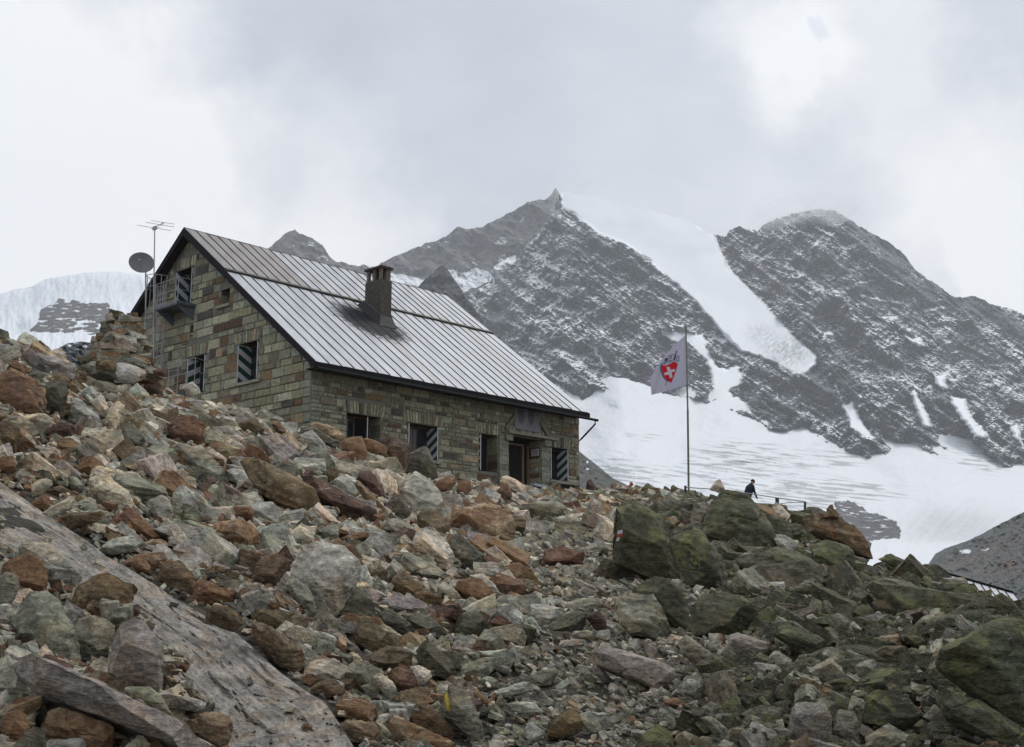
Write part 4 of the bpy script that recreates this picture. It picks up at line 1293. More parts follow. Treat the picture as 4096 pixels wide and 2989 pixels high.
rocks = []           # every individually built boulder: dict(obj, u, v, w, h, kind, lab)
OX = {'1': (0, 1337), '2': (0, 2163), '3': (1000, 1600), '4': (1000, 2163), '5': (2000, 1850), '6': (2000, 2163), '7': (2964, 1850), '8': (2964, 2163)}
HERO = """
1 r|-40,250 60,275 200,320 320,400 395,500 370,640 240,630 60,560 -40,500|big flat rust red slab leaning at the left edge of the boulder slope|big rust red slab
1 s|60,30 180,60 240,130 400,160 600,260 620,320 560,345 330,310 260,270 190,190 90,100|long smooth grey boulder on the skyline left of the big cairn|long smooth skyline boulder
1 d|-30,-50 60,-20 85,30 70,60 -30,70|
1 l|-10,80 75,85 80,130 -10,140|
1 o|-10,150 60,130 140,150 155,210 60,225 -10,190|
1 b|-20,215 130,215 210,260 220,315 120,300 -20,250|
1 g|220,320 270,290 340,310 370,360 320,390 240,370|
1 d|370,370 430,335 500,380 545,450 530,560 500,660 430,650 375,620 380,500|upright dark grey block standing beside the big rust red slab|upright grey block
1 b|390,300 460,285 530,340 560,430 640,450 600,490 540,460 480,360|
1 g|590,360 650,320 900,400 970,440 990,480 900,490 620,400|long grey green slab pointing at the foot of the big cairn|long slab by the cairn
1 d|795,290 840,275 980,340 990,360 960,400 830,340|
1 l|930,230 970,215 1160,290 1170,340 1070,390 930,380 915,300|pale flat topped block at the foot of the big cairn|pale block below the cairn
1 b|780,240 830,205 900,210 925,250 910,300 850,280|
1 b|1170,350 1240,330 1330,350 1320,430 1270,490 1150,470 1150,400|round brown boulder between the cairn foot and the lower gable railing|round brown boulder by the railing
1 p|1220,295 1280,270 1330,290 1335,345 1240,320|
1 l|545,560 570,490 640,520 760,640 840,720 830,740 700,750 600,740 550,690|pale broken block with a sharp edge right of the upright grey block|pale broken block
1 l|620,480 710,405 770,450 770,490 700,540|
1 w|715,530 800,475 830,500 875,620 860,680 780,620|
1 w|870,590 950,525 1000,560 970,640 920,770 840,740 835,710 880,650|
1 g|830,490 900,470 960,510 880,570|
1 l|1460,410 1540,385 1590,430 1600,470 1540,485 1480,460|
1 l|1040,440 1100,400 1190,470 1195,510 1110,505 1040,510|
1 w|65,690 220,650 340,635 410,670 430,715 330,780 220,825 150,740|flat cream slab with a rust centre below the big rust red slab|flat cream slab
1 b|-20,670 70,690 150,750 175,840 120,960 -20,880|
1 o|420,870 480,830 580,830 620,880 610,970 560,990 450,930|
1 g|340,900 370,860 440,960 430,1000 350,1000|
1 p|370,760 480,705 560,715 640,790 520,830 390,810|
1 r|1240,690 1400,655 1560,655 1640,720 1690,800 1670,870 1560,890 1420,850 1330,800|large maroon boulder in the rubble below the gable wall|large maroon boulder
1 d|930,740 1000,710 1110,760 1170,850 1160,920 1020,910 940,870|
1 g|1370,900 1440,875 1600,920 1700,980 1770,1080 1840,1180 1760,1190 1620,1130 1460,1030 1390,960|long grey green slab sloping down below the large maroon boulder|long slab under the maroon boulder
1 l|1470,620 1580,600 1640,660 1800,760 1740,800 1650,740|
1 b|1910,690 1990,660 2060,690 2110,770 2050,810 1920,740|
1 w|1810,820 1880,790 1960,840 1990,890 1920,890|
1 o|1690,850 1800,870 1930,920 1900,1000 1780,990 1690,960|
3 b|-110,434 -40,410 60,455 180,560 270,575 400,640 500,720 560,800 500,850 380,890 240,850 120,780 30,660 -30,560|large leaf shaped olive brown slab in the middle of the slope|large leaf shaped slab
1 l|1790,1100 1870,1075 1950,1090 2000,1190 1930,1215 1830,1160|
1 w|700,1160 760,1120 870,1140 1000,1220 1090,1330 1060,1400 950,1430 820,1340 740,1250|long cream white boulder lying above the bedrock slab|long cream white boulder
1 l|1170,1320 1290,1285 1350,1330 1390,1420 1360,1490 1260,1480 1180,1400|
1 o|1200,1170 1290,1150 1400,1200 1420,1290 1300,1280 1220,1230|
1 w|1020,1220 1100,1205 1200,1290 1160,1340 1090,1320|
1 o|940,1040 1080,1020 1170,1060 1230,1140 1130,1130|
1 g|1090,1330 1130,1350 1230,1430 1180,1460 1090,1400|
1 l|640,980 720,920 800,950 880,1000 860,1030 740,1020|
1 l|630,1010 690,980 750,1040 740,1110 680,1120|
1 r|490,1050 560,1040 660,1130 600,1150 500,1110|
1 b|150,1000 300,995 470,1010 420,1110 250,1110 140,1070|
1 r|-10,980 100,980 135,1090 60,1110 -10,1080|
1 l|250,1180 370,1155 440,1180 330,1200 330,1280 260,1300|
1 b|350,1270 470,1200 600,1280 480,1300|
1 g|500,1160 560,1130 620,1150 680,1230 600,1270|
1 l|340,1430 480,1350 560,1290 620,1310 560,1390 400,1460|
1 r|250,1340 340,1290 400,1290 390,1390 290,1400|
1 b|470,1450 640,1420 830,1430 800,1480 560,1560|
1 r|880,1480 1030,1400 1080,1400 1200,1540 1310,1652 1240,1660 1100,1560 980,1560|
1 g|1400,1480 1550,1380 1600,1440 1600,1510 1500,1520|
1 w|1340,1540 1420,1515 1450,1570 1510,1652 1520,1690 1440,1715 1350,1680|cracked cream boulder below the slope centre, left of the rust ringed boulder|cracked cream boulder
1 o|1660,1540 1800,1475 1960,1490 2060,1560 2090,1640 2000,1700 1850,1690 1740,1620|rounded boulder with rust orange rings above the long pale blocks|rust ringed boulder
1 l|1880,1450 1940,1380 2060,1335 2180,1350 2264,1420 2300,1520 2200,1540 2000,1480|broad pale boulder just below the large leaf shaped slab|broad pale boulder
3 p|230,545 330,540 560,640 760,750 940,840 1060,930 1000,965 860,985 740,940 680,830 600,760 430,660|long dark maroon plank shaped slab right of the leaf shaped slab|long maroon plank slab
3 o|850,620 900,680 1000,780 1115,905 1060,930 960,830 860,680 820,620|
3 l|640,640 700,600 780,600 880,660 850,760 760,760 680,690|
3 b|560,560 620,530 720,560 700,620 600,660|
3 l|1170,620 1220,560 1320,580 1440,650 1510,740 1550,850 1540,920 1480,900 1330,910 1260,800 1160,700|big pale egg shaped boulder in front of the hut windows|big pale egg boulder
3 d|1100,830 1160,730 1230,790 1300,920 1200,950|
3 d|1265,430 1370,355 1420,390 1480,540 1500,610 1440,640 1340,580 1230,560 1250,480|dark upright rock before the striped shutter of the second front window|dark rock before the second window
3 p|1010,300 1150,305 1285,345 1270,430 1230,560 1150,450 1080,380|dark maroon block with a flat top left of the second front window|maroon block by the window
3 o|915,300 1010,330 1100,380 1090,430 930,410|
3 o|710,320 760,310 890,300 930,420 920,490 860,490 780,420 720,370|tan wedge standing below the leftmost front window|tan wedge
3 g|930,500 1050,470 1160,465 1225,540 1180,590 1080,590 980,560|
3 o|480,175 600,195 710,240 780,320 700,330 560,260 480,220|long tan slab against the wall left of the first front window|long tan slab at the wall
3 d|400,190 480,200 620,290 720,340 700,400 560,320 400,250|
3 r|150,165 240,180 280,230 290,300 200,230|
3 b|0,140 50,150 110,230 100,270 0,240|
3 l|370,290 420,255 500,245 520,290 600,350 640,400 560,410 430,340|
3 w|150,430 220,360 300,380 320,430 300,490 220,470|
3 g|260,340 300,295 350,310 480,390 420,420|
3 w|280,510 420,490 500,560 360,550|
3 p|830,590 940,550 1010,620 1060,740 1080,830 960,720 880,640|
3 b|1280,940 1380,870 1480,880 1550,940 1600,1060 1520,1080 1400,1050 1330,1010|
3 o|1550,930 1660,880 1850,840 2040,850 2070,900 2110,1010 2130,1100 1950,1110 1800,1120 1640,1040|broad rust brown plate beside the path below the doorway|broad rust brown plate
3 w|1270,1050 1380,1020 1500,1030 1560,1100 1630,1250 1620,1330 1540,1350 1450,1250 1330,1190 1260,1110|large white quartz boulder left of the rust brown plate|white quartz boulder
3 g|1090,960 1180,940 1270,1000 1290,1080 1180,1080 1090,1040|
3 d|1560,1080 1680,1080 1760,1180 1870,1250 1850,1350 1760,1370 1640,1280 1610,1180|
3 p|1850,1270 1910,1240 1990,1300 2000,1370 1880,1380|
3 g|1100,1230 1180,1185 1300,1240 1620,1420 1600,1450 1400,1430 1230,1350 1110,1280|long grey ledge sloping down below the white quartz boulder|long grey ledge
3 r|1620,1470 1700,1410 1850,1440 1930,1520 1920,1650 1850,1652 1740,1580|rust red slab edge between the long ledge and the path|rust red slab by the path
3 l|1750,1390 1860,1400 1960,1480 2020,1600 1960,1570 1840,1460|
3 r|1850,1390 2000,1385 2170,1450 2160,1490 2220,1560 2200,1590 2010,1540 1920,1460|
3 l|270,1200 400,1150 540,1145 680,1190 750,1180 830,1260 885,1320 880,1420 800,1450 760,1460 720,1560 690,1700 640,1740 560,1700 500,1560 340,1430 330,1300|biggest pale block of the slope with an overhanging dark face|biggest pale block
3 p|60,1270 230,1240 330,1290 290,1420 180,1460 80,1490|
3 g|280,1430 340,1420 460,1500 560,1740 480,1750 330,1560|
3 g|720,1570 800,1480 880,1475 960,1560 995,1680 980,1740 930,1700 720,1760 620,1740 700,1680|rounded grey boulder leaning on the right of the biggest pale block|rounded grey boulder
3 b|880,1480 1040,1330 1100,1370 1090,1430 1000,1480|
3 l|910,1230 990,1200 1060,1270 1110,1320 1080,1330 1000,1300|
3 b|1080,1440 1200,1370 1300,1430 1460,1560 1540,1620 1500,1680 1440,1640 1240,1560 1110,1500|brown prism shaped rock with a reddish end right of the biggest pale block|brown prism rock
3 g|1470,1470 1560,1450 1680,1560 1640,1620 1500,1560|
3 w|300,1080 400,1010 480,1060 520,1130 380,1160 300,1150|
3 g|520,1060 640,1000 700,1000 710,1120 640,1140|
3 l|560,780 640,770 680,790 660,850 600,860|
3 l|610,890 680,880 690,940 630,950|
3 r|1470,650 1600,620 1650,660 1600,720 1500,740|
3 r|1660,660 1760,650 1770,720 1720,760 1660,740|
3 w|1950,610 2020,595 2130,640 2190,690 2210,720 2180,765 2090,700|cream slab lying in front of the hut doorway|cream slab by the doorway
3 p|1940,730 2050,670 2080,720 2110,810 2020,800|
3 g|1560,820 1700,780 1770,800 1700,850 1590,870|
3 g|2130,850 2250,810 2420,800 2520,850 2560,880 2400,900 2250,905|
3 r|730,1110 830,1060 940,1065 960,1090 860,1130 750,1150|
3 w|900,1130 980,1095 1050,1120 1110,1190 1020,1200|
4 b|820,740 900,590 980,650 1100,760 1140,860 1060,890 960,880 860,830|brown pyramid shaped rock in the lower middle of the slope|brown pyramid rock
4 g|990,650 1050,650 1200,750 1260,800 1230,840 1130,860|
4 d|1010,640 1040,550 1130,555 1200,600 1320,700 1240,760 1120,720|
4 s|1020,450 1200,440 1340,470 1440,550 1420,580 1200,570 1040,540|
4 d|1210,600 1340,570 1440,610 1580,740 1560,780 1420,760 1290,660|
4 d|1580,640 1660,590 1790,560 1850,600 1890,680 1840,770 1720,770 1600,730|dark layered rock with lichen beside the left edge of the path|dark layered rock
4 g|1800,760 1920,700 2140,665 2190,720 2210,800 2190,860 2060,800 1890,790|
4 d|1310,820 1400,780 1480,840 1600,940 1650,1060 1560,1100 1460,1060 1340,960|
4 g|1640,1060 1720,980 1870,940 1970,930 1960,1000 1880,1090 1760,1130 1660,1110|
4 l|1550,830 1620,810 1720,860 1800,910 1720,920 1620,900|
4 w|420,1010 520,960 660,950 760,1000 790,1060 780,1110 700,1110 560,1110 440,1070|cream boulder with rust flecks at the right edge of the bedrock slab|cream boulder by the bedrock slab
4 b|470,1180 560,1120 680,1110 760,1200 740,1240 600,1250|
4 o|610,1300 740,1250 880,1260 1000,1320 1020,1380 960,1440 820,1430 660,1370|
4 o|700,1430 850,1440 1000,1450 1050,1510 1000,1580 870,1610 780,1540|
4 b|1180,1230 1330,1180 1490,1180 1500,1250 1460,1290 1220,1310|
4 b|1280,1330 1360,1305 1440,1320 1560,1440 1640,1540 1620,1590 1520,1570 1330,1500|
4 g|1530,1150 1620,1130 1700,1170 1790,1330 1850,1500 1890,1600 1800,1590 1700,1490 1560,1390 1525,1280|grey rock carrying a yellow painted stripe near the bottom of the slope|yellow striped rock
4 o|1040,1400 1110,1390 1250,1460 1440,1550 1640,1620 1640,1700 1300,1700 1150,1560|
4 r|1080,1050 1200,1010 1290,1030 1340,1150 1280,1200 1170,1200 1110,1120|
4 w|1290,1010 1340,980 1440,1040 1450,1080 1390,1150 1310,1130|
4 l|970,1060 1040,1060 1140,1130 1180,1210 1120,1290 1060,1200|
4 b|870,970 1000,880 1100,850 1200,860 1300,900 1290,1000 1100,1030 940,1000|
4 b|-20,560 200,555 380,590 440,650 430,780 330,760 160,680 0,600|
4 b|0,650 60,625 180,710 280,780 400,850 440,930 420,1010 340,1050 230,1000 120,850 20,740|log shaped brown rock with a pale end lying above the bedrock slab|log shaped rock
4 s|610,700 680,700 800,800 900,890 850,880 700,820|
4 g|570,840 660,850 780,920 770,960 680,950|
4 g|880,1150 960,1150 1060,1200 1060,1250 960,1250|
4 l|960,1280 1100,1280 1160,1330 1120,1370 1010,1350|
4 l|2060,1300 2264,1290 2340,1370 2200,1425|
4 b|1740,1150 1850,1230 2010,1340 1960,1390 1860,1390 1800,1290|
4 l|1870,1240 2000,1190 2180,1130 2250,1140 2260,1190 2080,1250|
4 g|1820,1130 1900,1080 1980,1120 1990,1170 1850,1210|
2 r|-40,200 150,100 270,110 330,170 380,290 380,400 280,430 180,380 60,270 -40,260|dark rust boulder perched at the left edge above the bedrock slab|dark rust boulder
2 g|-40,270 60,260 140,290 150,380 90,500 -40,470|
2 l|90,10 250,0 420,40 560,170 650,300 560,390 420,380 340,280 260,120|
2 b|570,480 620,370 780,260 900,265 1040,350 1070,440 1040,520 930,600 880,640 700,600 580,560|big round brown boulder resting on the bedrock slab|big round brown boulder
2 p|920,600 1000,530 1110,510 1120,590 1000,620|
2 g|540,590 640,575 840,630 910,680 890,820 860,980 780,1040 670,1020 640,900 640,760|tall grey block with rust edge left of the striped boulder|tall grey block
2 s|880,700 1000,620 1150,610 1230,720 1250,820 1300,960 1300,1180 1200,1190 1080,1110 980,1110 860,1010 890,850|big banded grey boulder with lichen spots on the bedrock slab|big banded grey boulder
2 g|140,520 200,440 380,410 480,500 560,650 640,800 660,960 650,1050 540,1010 400,960 300,800 160,740 100,620|tall grey boulder near the left edge below the dark rust boulder|tall grey boulder
2 l|-20,500 80,510 135,590 110,700 -20,730|
2 p|100,790 210,750 310,830 410,840 390,950 270,940 110,860|
2 l|-40,860 60,930 170,1020 220,1120 240,1240 200,1340 60,1320 -40,1250|pale grey boulder in the lower left corner|pale corner boulder
2 s|0,820 140,900 380,960 640,1050 980,1200 1300,1380 1600,1530 1720,1652 1450,1652 1200,1560 900,1450 620,1330 340,1230 220,1080 60,930|very long pale plank shaped slab across the lower left corner|very long plank slab
2 o|300,1350 480,1340 620,1380 780,1440 890,1480 900,1652 620,1700 300,1600|
2 r|30,1370 140,1340 220,1400 240,1540 220,1700 0,1700|
2 l|230,1652 420,1590 660,1580 710,1640 700,1720 200,1720|
2 b|900,1490 1100,1560 1400,1652 1420,1720 900,1720|
2 g|980,1200 1060,1160 1200,1170 1280,1240 1290,1360 1380,1420 1300,1400 1150,1300|
2 l|1270,1200 1640,1290 1640,1330 1560,1360 1340,1330|
2 o|1560,1400 1640,1350 1830,1410 1870,1490 1830,1600 1760,1640 1600,1540|
2 b|1250,290 1290,190 1440,170 1520,240 1560,300 1540,410 1460,420 1350,340|brown block standing at the upper edge of the bedrock slab|brown block above the bedrock
2 l|1283,200 1420,130 1540,120 1580,180 1550,220 1480,190|
2 r|1550,320 1640,320 1900,410 1880,470 1720,500 1560,490|
2 b|1590,560 1640,505 1800,520 1930,580 1960,650 1880,720 1740,670 1640,610|
2 o|980,150 1080,110 1170,160 1230,260 1150,250 1010,190|
2 b|1060,110 1300,90 1340,160 1230,230 1180,170|
2 l|760,70 860,0 1040,-40 1140,0 1080,80 900,110|
2 o|1110,30 1200,-20 1330,0 1350,80 1250,100|
2 l|1600,50 1700,0 1790,60 1840,120 1820,190 1700,170 1610,110|
2 d|1590,270 1720,240 1850,300 1940,380 1900,410 1750,330|
2 b|2010,350 2060,160 2200,110 2290,160 2264,300 2140,380|
5 m|925,460 945,350 1000,290 1090,330 1180,370 1300,460 1380,640 1440,740 1440,900 1400,950 1200,900 1090,820 870,750 930,640|tall mossy rock with a white and red paint mark beside the path|painted mossy rock
5 m|1300,450 1360,430 1480,480 1600,560 1700,660 1790,780 1830,920 1800,980 1660,1000 1500,960 1430,820 1390,640|leaning mossy slab with a bright lichen spot right of the painted rock|leaning mossy slab
5 m|1600,400 1650,290 1700,215 1850,230 1990,270 2060,360 2120,450 2200,600 2250,700 2150,720 2050,640 1900,660 1740,560 1620,560 1580,470|highest mossy crag on the right skyline below the standing person|highest mossy crag
5 w|1680,215 1720,150 1760,140 1800,215 1760,240|
5 w|750,520 820,490 920,500 920,620 830,640 750,630|cream block touching the left side of the painted mossy rock|cream block by the painted rock
5 g|700,480 790,390 920,450 930,480 840,490 750,530|
5 g|550,500 600,420 660,520 600,545|
5 r|260,770 380,680 500,680 680,730 660,800 440,820 290,830|pinkish red slab across the path left of the painted rock|pinkish red slab
5 d|730,860 840,770 950,790 1090,780 1090,900 900,930 720,900|
5 d|1100,760 1240,790 1340,880 1300,920 1130,900|
5 g|870,1040 960,1035 1220,1065 1270,1150 1340,1290 1360,1370 1260,1400 1040,1370 970,1280 940,1160|large grey block at the middle right below the leaning mossy slab|large grey block
5 m|1020,1030 1180,930 1250,905 1350,980 1460,1020 1450,1150 1520,1340 1430,1310 1290,1180 1240,1070|
5 m|1480,1130 1620,1090 1780,1040 1920,1080 2080,1200 2060,1280 1980,1380 1840,1340 1560,1370 1500,1250|broad dark outcrop split by a crack right of the large grey block|broad dark outcrop
5 d|1890,760 2080,700 2190,760 2180,860 2080,920 1960,860|
5 d|350,1350 480,1230 620,1190 690,1220 680,1310 560,1350|
5 g|480,1150 620,1090 780,1090 830,1150 700,1190 520,1180|
5 l|200,1130 330,1150 500,1160 470,1220 370,1300 280,1290 220,1210|
5 d|150,340 300,320 440,350 530,410 420,440 200,420|
5 l|1910,1010 1990,950 2100,935 2160,960 2120,1010 2010,1060 1930,1050|pale oval slab right of the foot of the leaning mossy slab|pale oval slab
5 g|1380,1390 1500,1390 1600,1500 1740,1590 1820,1630 1800,1650 1640,1620 1450,1520|
5 s|1800,1360 1900,1365 2100,1430 2210,1480 2100,1580 1960,1540 1830,1440|flat grey plate with a rust red corner below the broad dark outcrop|plate with the rust corner
5 p|690,1240 790,1180 840,1260 860,1340 760,1330|
6 s|640,850 680,825 900,860 1100,930 1280,970 1380,1020 1370,1100 1340,1180 1220,1170 1080,1080 900,1040 760,980 650,900|long smooth grey brown beam of rock lying across the path|long grey beam rock
6 w|470,800 660,790 670,820 580,850 480,850|
6 g|570,740 680,715 790,740 720,790 600,790|
6 l|180,640 240,610 290,640 340,740 260,700|
6 g|250,1080 390,1010 460,1060 400,1150 300,1170|
6 l|620,1380 720,1360 780,1440 820,1530 740,1540 660,1470|
6 b|380,1560 450,1390 560,1330 640,1400 650,1510 500,1580|
6 l|201,1500 240,1450 360,1540 270,1600 220,1600|
6 g|1410,1530 1460,1520 1600,1580 1600,1680 1480,1700 1390,1580|
6 w|1220,1600 1440,1510 1470,1530 1280,1610|
6 g|1610,1410 1700,1410 1840,1530 1830,1640 1720,1560|
6 g|1590,1300 1700,1290 1860,1360 1930,1430 1780,1420 1640,1370|
6 l|1450,1150 1520,1110 1620,1130 1640,1250 1580,1270 1480,1210|
6 o|1300,1290 1380,1250 1490,1300 1480,1330 1340,1320|
6 s|710,1010 800,990 900,1120 860,1140 760,1060|
7 b|470,390 640,400 760,450 900,510 970,600 1020,700 1050,750 940,730 840,680 700,620 560,560 480,460|rounded brown crag with a tiny cairn on top at the right skyline|rounded brown crag
7 M|540,600 700,620 860,680 910,760 900,830 760,870 600,860 510,780|square boulder with yellow green lichen below the brown crag|lichen block
7 m|1080,760 1200,735 1310,780 1370,830 1250,850|
7 m|900,800 1100,790 1400,820 1560,830 1700,920 1690,960 1560,950 1380,940 1150,900 960,860|long low mossy crag on the skyline left of the metal roof|long low mossy crag
7 d|1020,900 1200,930 1340,960 1480,1070 1470,1110 1300,1100 1100,1060 980,980|long dark smooth boulder below the low mossy crag|long dark boulder
7 d|670,930 750,870 830,920 860,1010 800,1070 690,1010|
7 d|860,1010 930,985 1040,1060 1100,1180 1090,1230 960,1150 850,1080|
7 d|1050,1100 1160,1070 1280,1130 1290,1190 1170,1260 1080,1210|
7 m|210,1060 260,1020 400,1040 430,1080 360,1160 240,1120|
7 w|370,1130 440,1065 540,1090 640,1150 650,1220 520,1180 400,1170|cream coloured block in the dark rocks right of centre|cream block in the dark rocks
7 g|640,1080 720,1055 800,1080 720,1120|
7 g|720,1140 830,1110 940,1150 850,1180|
7 M|150,1270 280,1230 420,1280 540,1370 560,1450 700,1450 700,1530 560,1580 480,1480 300,1360|
7 g|520,1220 560,1205 640,1270 700,1360 560,1310|
7 g|640,1260 780,1210 880,1270 900,1320 780,1330 660,1310|
7 d|200,830 350,830 470,930 460,980 260,970 180,900|
7 m|1370,1340 1560,1240 1700,1215 1940,1180 2100,1190 1900,1280 1740,1320 1540,1370|thin overhanging slab under the metal roof at the right|thin overhanging slab
7 w|810,1420 940,1395 960,1420 840,1460|
7 M|1300,1390 1410,1390 1490,1440 1460,1510 1330,1440|
7 l|860,1350 890,1260 960,1330 980,1400 880,1400|
7 m|1440,1010 1560,960 1700,960 1860,970 1890,1070 1800,1150 1640,1180 1500,1090|mossy crag just left of the metal roof|mossy crag by the metal roof
7 m|1970,1080 2080,1045 2170,1100 2220,1200 2290,1290 2100,1240 1990,1160|
7 g|1460,1230 1620,1200 1600,1290 1480,1310 1380,1290|
7 d|560,980 650,1000 640,1060 500,1060 360,1030 420,990|
7 g|250,500 400,520 560,570 520,640 400,600 280,560|
7 l|260,560 360,590 480,670 400,730 320,700 270,620|
8 M|1510,900 1640,790 1800,680 1900,640 2100,600 2264,640 2400,700 2400,1600 2250,1500 2080,1300 1880,1180 1700,1020 1580,900|huge lichen covered boulder filling the right edge|huge lichen boulder
8 m|1510,1150 1560,1145 1700,1230 1900,1280 2100,1420 2264,1520 2350,1700 2100,1640 1850,1480 1620,1400 1540,1250|long mossy boulder in the bottom right corner|corner mossy boulder
8 m|940,1290 1000,1210 1260,1205 1380,1320 1540,1440 1600,1540 1450,1500 1250,1440 1000,1450 930,1380|broad mossy boulder left of the bottom right corner|broad mossy boulder
8 s|320,1340 420,1305 660,1300 710,1400 720,1652 480,1652 400,1500|square grey brown block at the bottom edge right of centre|square bottom block
8 g|720,1400 800,1360 900,1380 970,1500 980,1620 880,1610 740,1500|
8 g|1000,1560 1100,1500 1180,1470 1340,1560 1450,1652 1000,1700|
8 m|600,1050 760,960 900,950 960,940 1060,960 1070,1050 960,1110 860,1080 700,1080|
8 m|1170,1080 1280,1000 1440,975 1500,1010 1440,1110 1300,1110|
8 b|420,1100 500,1090 600,1130 780,1240 900,1300 860,1340 640,1300 480,1280|
8 m|620,1140 820,1100 920,1110 900,1150 780,1240|
8 l|200,930 280,885 400,950 400,1010 280,1010|
8 s|90,970 280,1000 400,1100 380,1150 240,1080 150,1060|
8 d|1000,900 1160,840 1330,850 1310,960 1200,970 1060,930|
8 d|1330,850 1420,870 1470,900 1420,970 1330,960|
8 l|200,1210 290,1230 300,1330 240,1330|
5 m|900,700 1500,640 2100,690 2264,900 2000,1060 1500,1080 1000,1000|ledge of dark mossy bedrock under the painted mossy rock|
7 m|-100,760 300,700 700,840 1050,980 950,1120 400,1120 0,1000|ledge of dark bedrock below the lichen block|
7 m|980,940 1500,1000 1960,1060 2200,1230 1700,1300 1200,1200|ledge of mossy bedrock between the thin slab and the skyline crags|
8 d|450,900 1000,860 1500,980 1560,1150 1000,1220 480,1120|ledge of dark bedrock left of the huge lichen boulder|
8 d|0,180 500,180 900,420 850,640 300,600 0,420|ledge of dark bedrock right of the broad dark outcrop|
"""
HEROES = []
SLABP = [(-60, 1880), (0, 1927), (350, 2165), (700, 2393), (1000, 2580), (1300, 2810), (1400, 2965), (1450, 3060), (700, 3060), (620, 2900), (480, 2740), (330, 2600), (150, 2460), (-60, 2400)]


def hero_mesh(poly, y, kind, seed, depthk=.8):
    r = np.random.default_rng(seed)
    P = at(poly[:, 0], poly[:, 1], y)
    c = P.mean(0); P = c + (P - c) * 1.09
    uc, vc = poly.mean(0)
    dr = at(uc, vc, 1.); dr = dr / np.linalg.norm(dr)
    ext = P.max(0) - P.min(0); sz = float(max(ext[0], ext[2])); sm = float(min(ext[0], ext[2]))
    D = depthk * (.5 * sm + .25 * sz)
    top = (P[:, 2] - P[:, 2].min()) / max(1e-6, ext[2])
    pts = [P + dr * (D * (.10 + .42 * top[:, None] + r.uniform(-.07, .07, (len(P), 1))))]
    nq = min(len(P), 4); sel = np.sort(r.permutation(len(P))[:nq])
    Q = c + (P[sel] - c) * r.uniform(.35, .75, (nq, 1)) + np.array([0, 0, 1]) * ext[2] * .04
    pts.append(Q + dr * (D * (-.22 + .30 * top[sel][:, None] + r.uniform(-.10, .10, (nq, 1)))))
    B_ = c + (P - c) * .82 - np.array([0, 0, 1]) * ext[2] * .12
    pts.append(B_ + dr * D * r.uniform(.85, 1.1, (len(P), 1)))
    pts = np.concatenate(pts) - c
    bm = hull(pts, .09)
    px = y / F
    # split faces: a few broad cleavage planes knock the corners off the side that shows
    toc = -dr; rt = np.cross(dr, [0, 0, 1.]); rt /= np.linalg.norm(rt); z_ = np.array([0, 0, 1.])
    for (a, b_, c_) in ((.75, .2, 1.), (-.35, -.5, 1.), (-.1, .8, .7), (1., -.7, .5), (.2, -1., .35), (-.5, .6, 1.))[:5 if len(P) > 6 else 4]:
        nn = z_ * (a + r.normal() * .2) + rt * (b_ + r.normal() * .3) + toc * (c_ + r.normal() * .15); nn /= np.linalg.norm(nn)
        pv = np.array([v_.co[:] for v_ in bm.verts]) @ nn
        m0 = np.median(pv); d_ = m0 + (pv.max() - m0) * r.uniform(.62, .84)
        g_ = bmesh.ops.bisect_plane(bm, geom=bm.verts[:] + bm.edges[:] + bm.faces[:], dist=1e-5, plane_co=Vector(nn * d_), plane_no=Vector(nn), clear_outer=True)
        ed = [e_ for e_ in g_['geom_cut'] if isinstance(e_, bmesh.types.BMEdge)]
        if ed: bmesh.ops.contextual_create(bm, geom=ed)
    bmesh.ops.recalc_face_normals(bm, faces=bm.faces)
    refine(bm, .011 * sm, max(8 * px, sz / 36), 6)
    V, Nn, Fq = bm_arrays(bm); bm.free()
    V = roughen(V, Nn, sz, seed * 1.3, .033 if kind != 's' else .022, (r.uniform(.1, .5), r.uniform(-.3, .2), 1.))
    return V, Fq, c, sz


def rock_attrs(nv, V, kind, r, scale=1.):
    c0, ru, li, _ = RC[kind]
    t = np.clip(np.array(c0) * r.uniform(.86, 1.16) * (1 + r.normal(size=3) * .02), .02, .9)
    return {'tint': ('FLOAT_COLOR', 'POINT', np.tile(np.append(t, 1), (nv, 1))),
            'rco': ('FLOAT_VECTOR', 'POINT', V * scale + r.uniform(0, 60, 3)),
            'rx': ('FLOAT_VECTOR', 'POINT', np.tile([ru * r.uniform(.6, 1.3), li * r.uniform(.85, 1.1), r.random()], (nv, 1)))}


def texscale(y): return float(np.clip(14. / y, .35, 1.8))


for k, line in enumerate([l for l in HERO.strip().split('\n')]):
    head, pts, lab = line.split('|')[:3]
    short = line.split('|')[3] if line.count('|') > 2 else ''
    tl, kind = head.split()
    poly = np.array([[float(a) for a in p.split(',')] for p in pts.split()]) / 2 + OX[tl]
    vb = poly[:, 1].max(); ub = poly[poly[:, 1] > vb - .3 * np.ptp(poly[:, 1])][:, 0].mean()
    y = ground_hit(np.clip(ub, -60, 4150), min(vb, 3080))
    if y is None: y = ground_hit(np.clip(ub, -60, 4150), vb + 30) or 30.
    y = min(y, 57.) - min(.5, .016 * y)
    if lab.startswith('ledge'): y = ground_hit(ub, poly[:, 1].min() + .5 * np.ptp(poly[:, 1])) or y
    if inpoly(ub, min(vb, 2960.), SLABP): y -= .62
    HEROES.append(dict(poly=poly, kind=kind, lab=lab, short=short, y=y, seed=1000 + k))
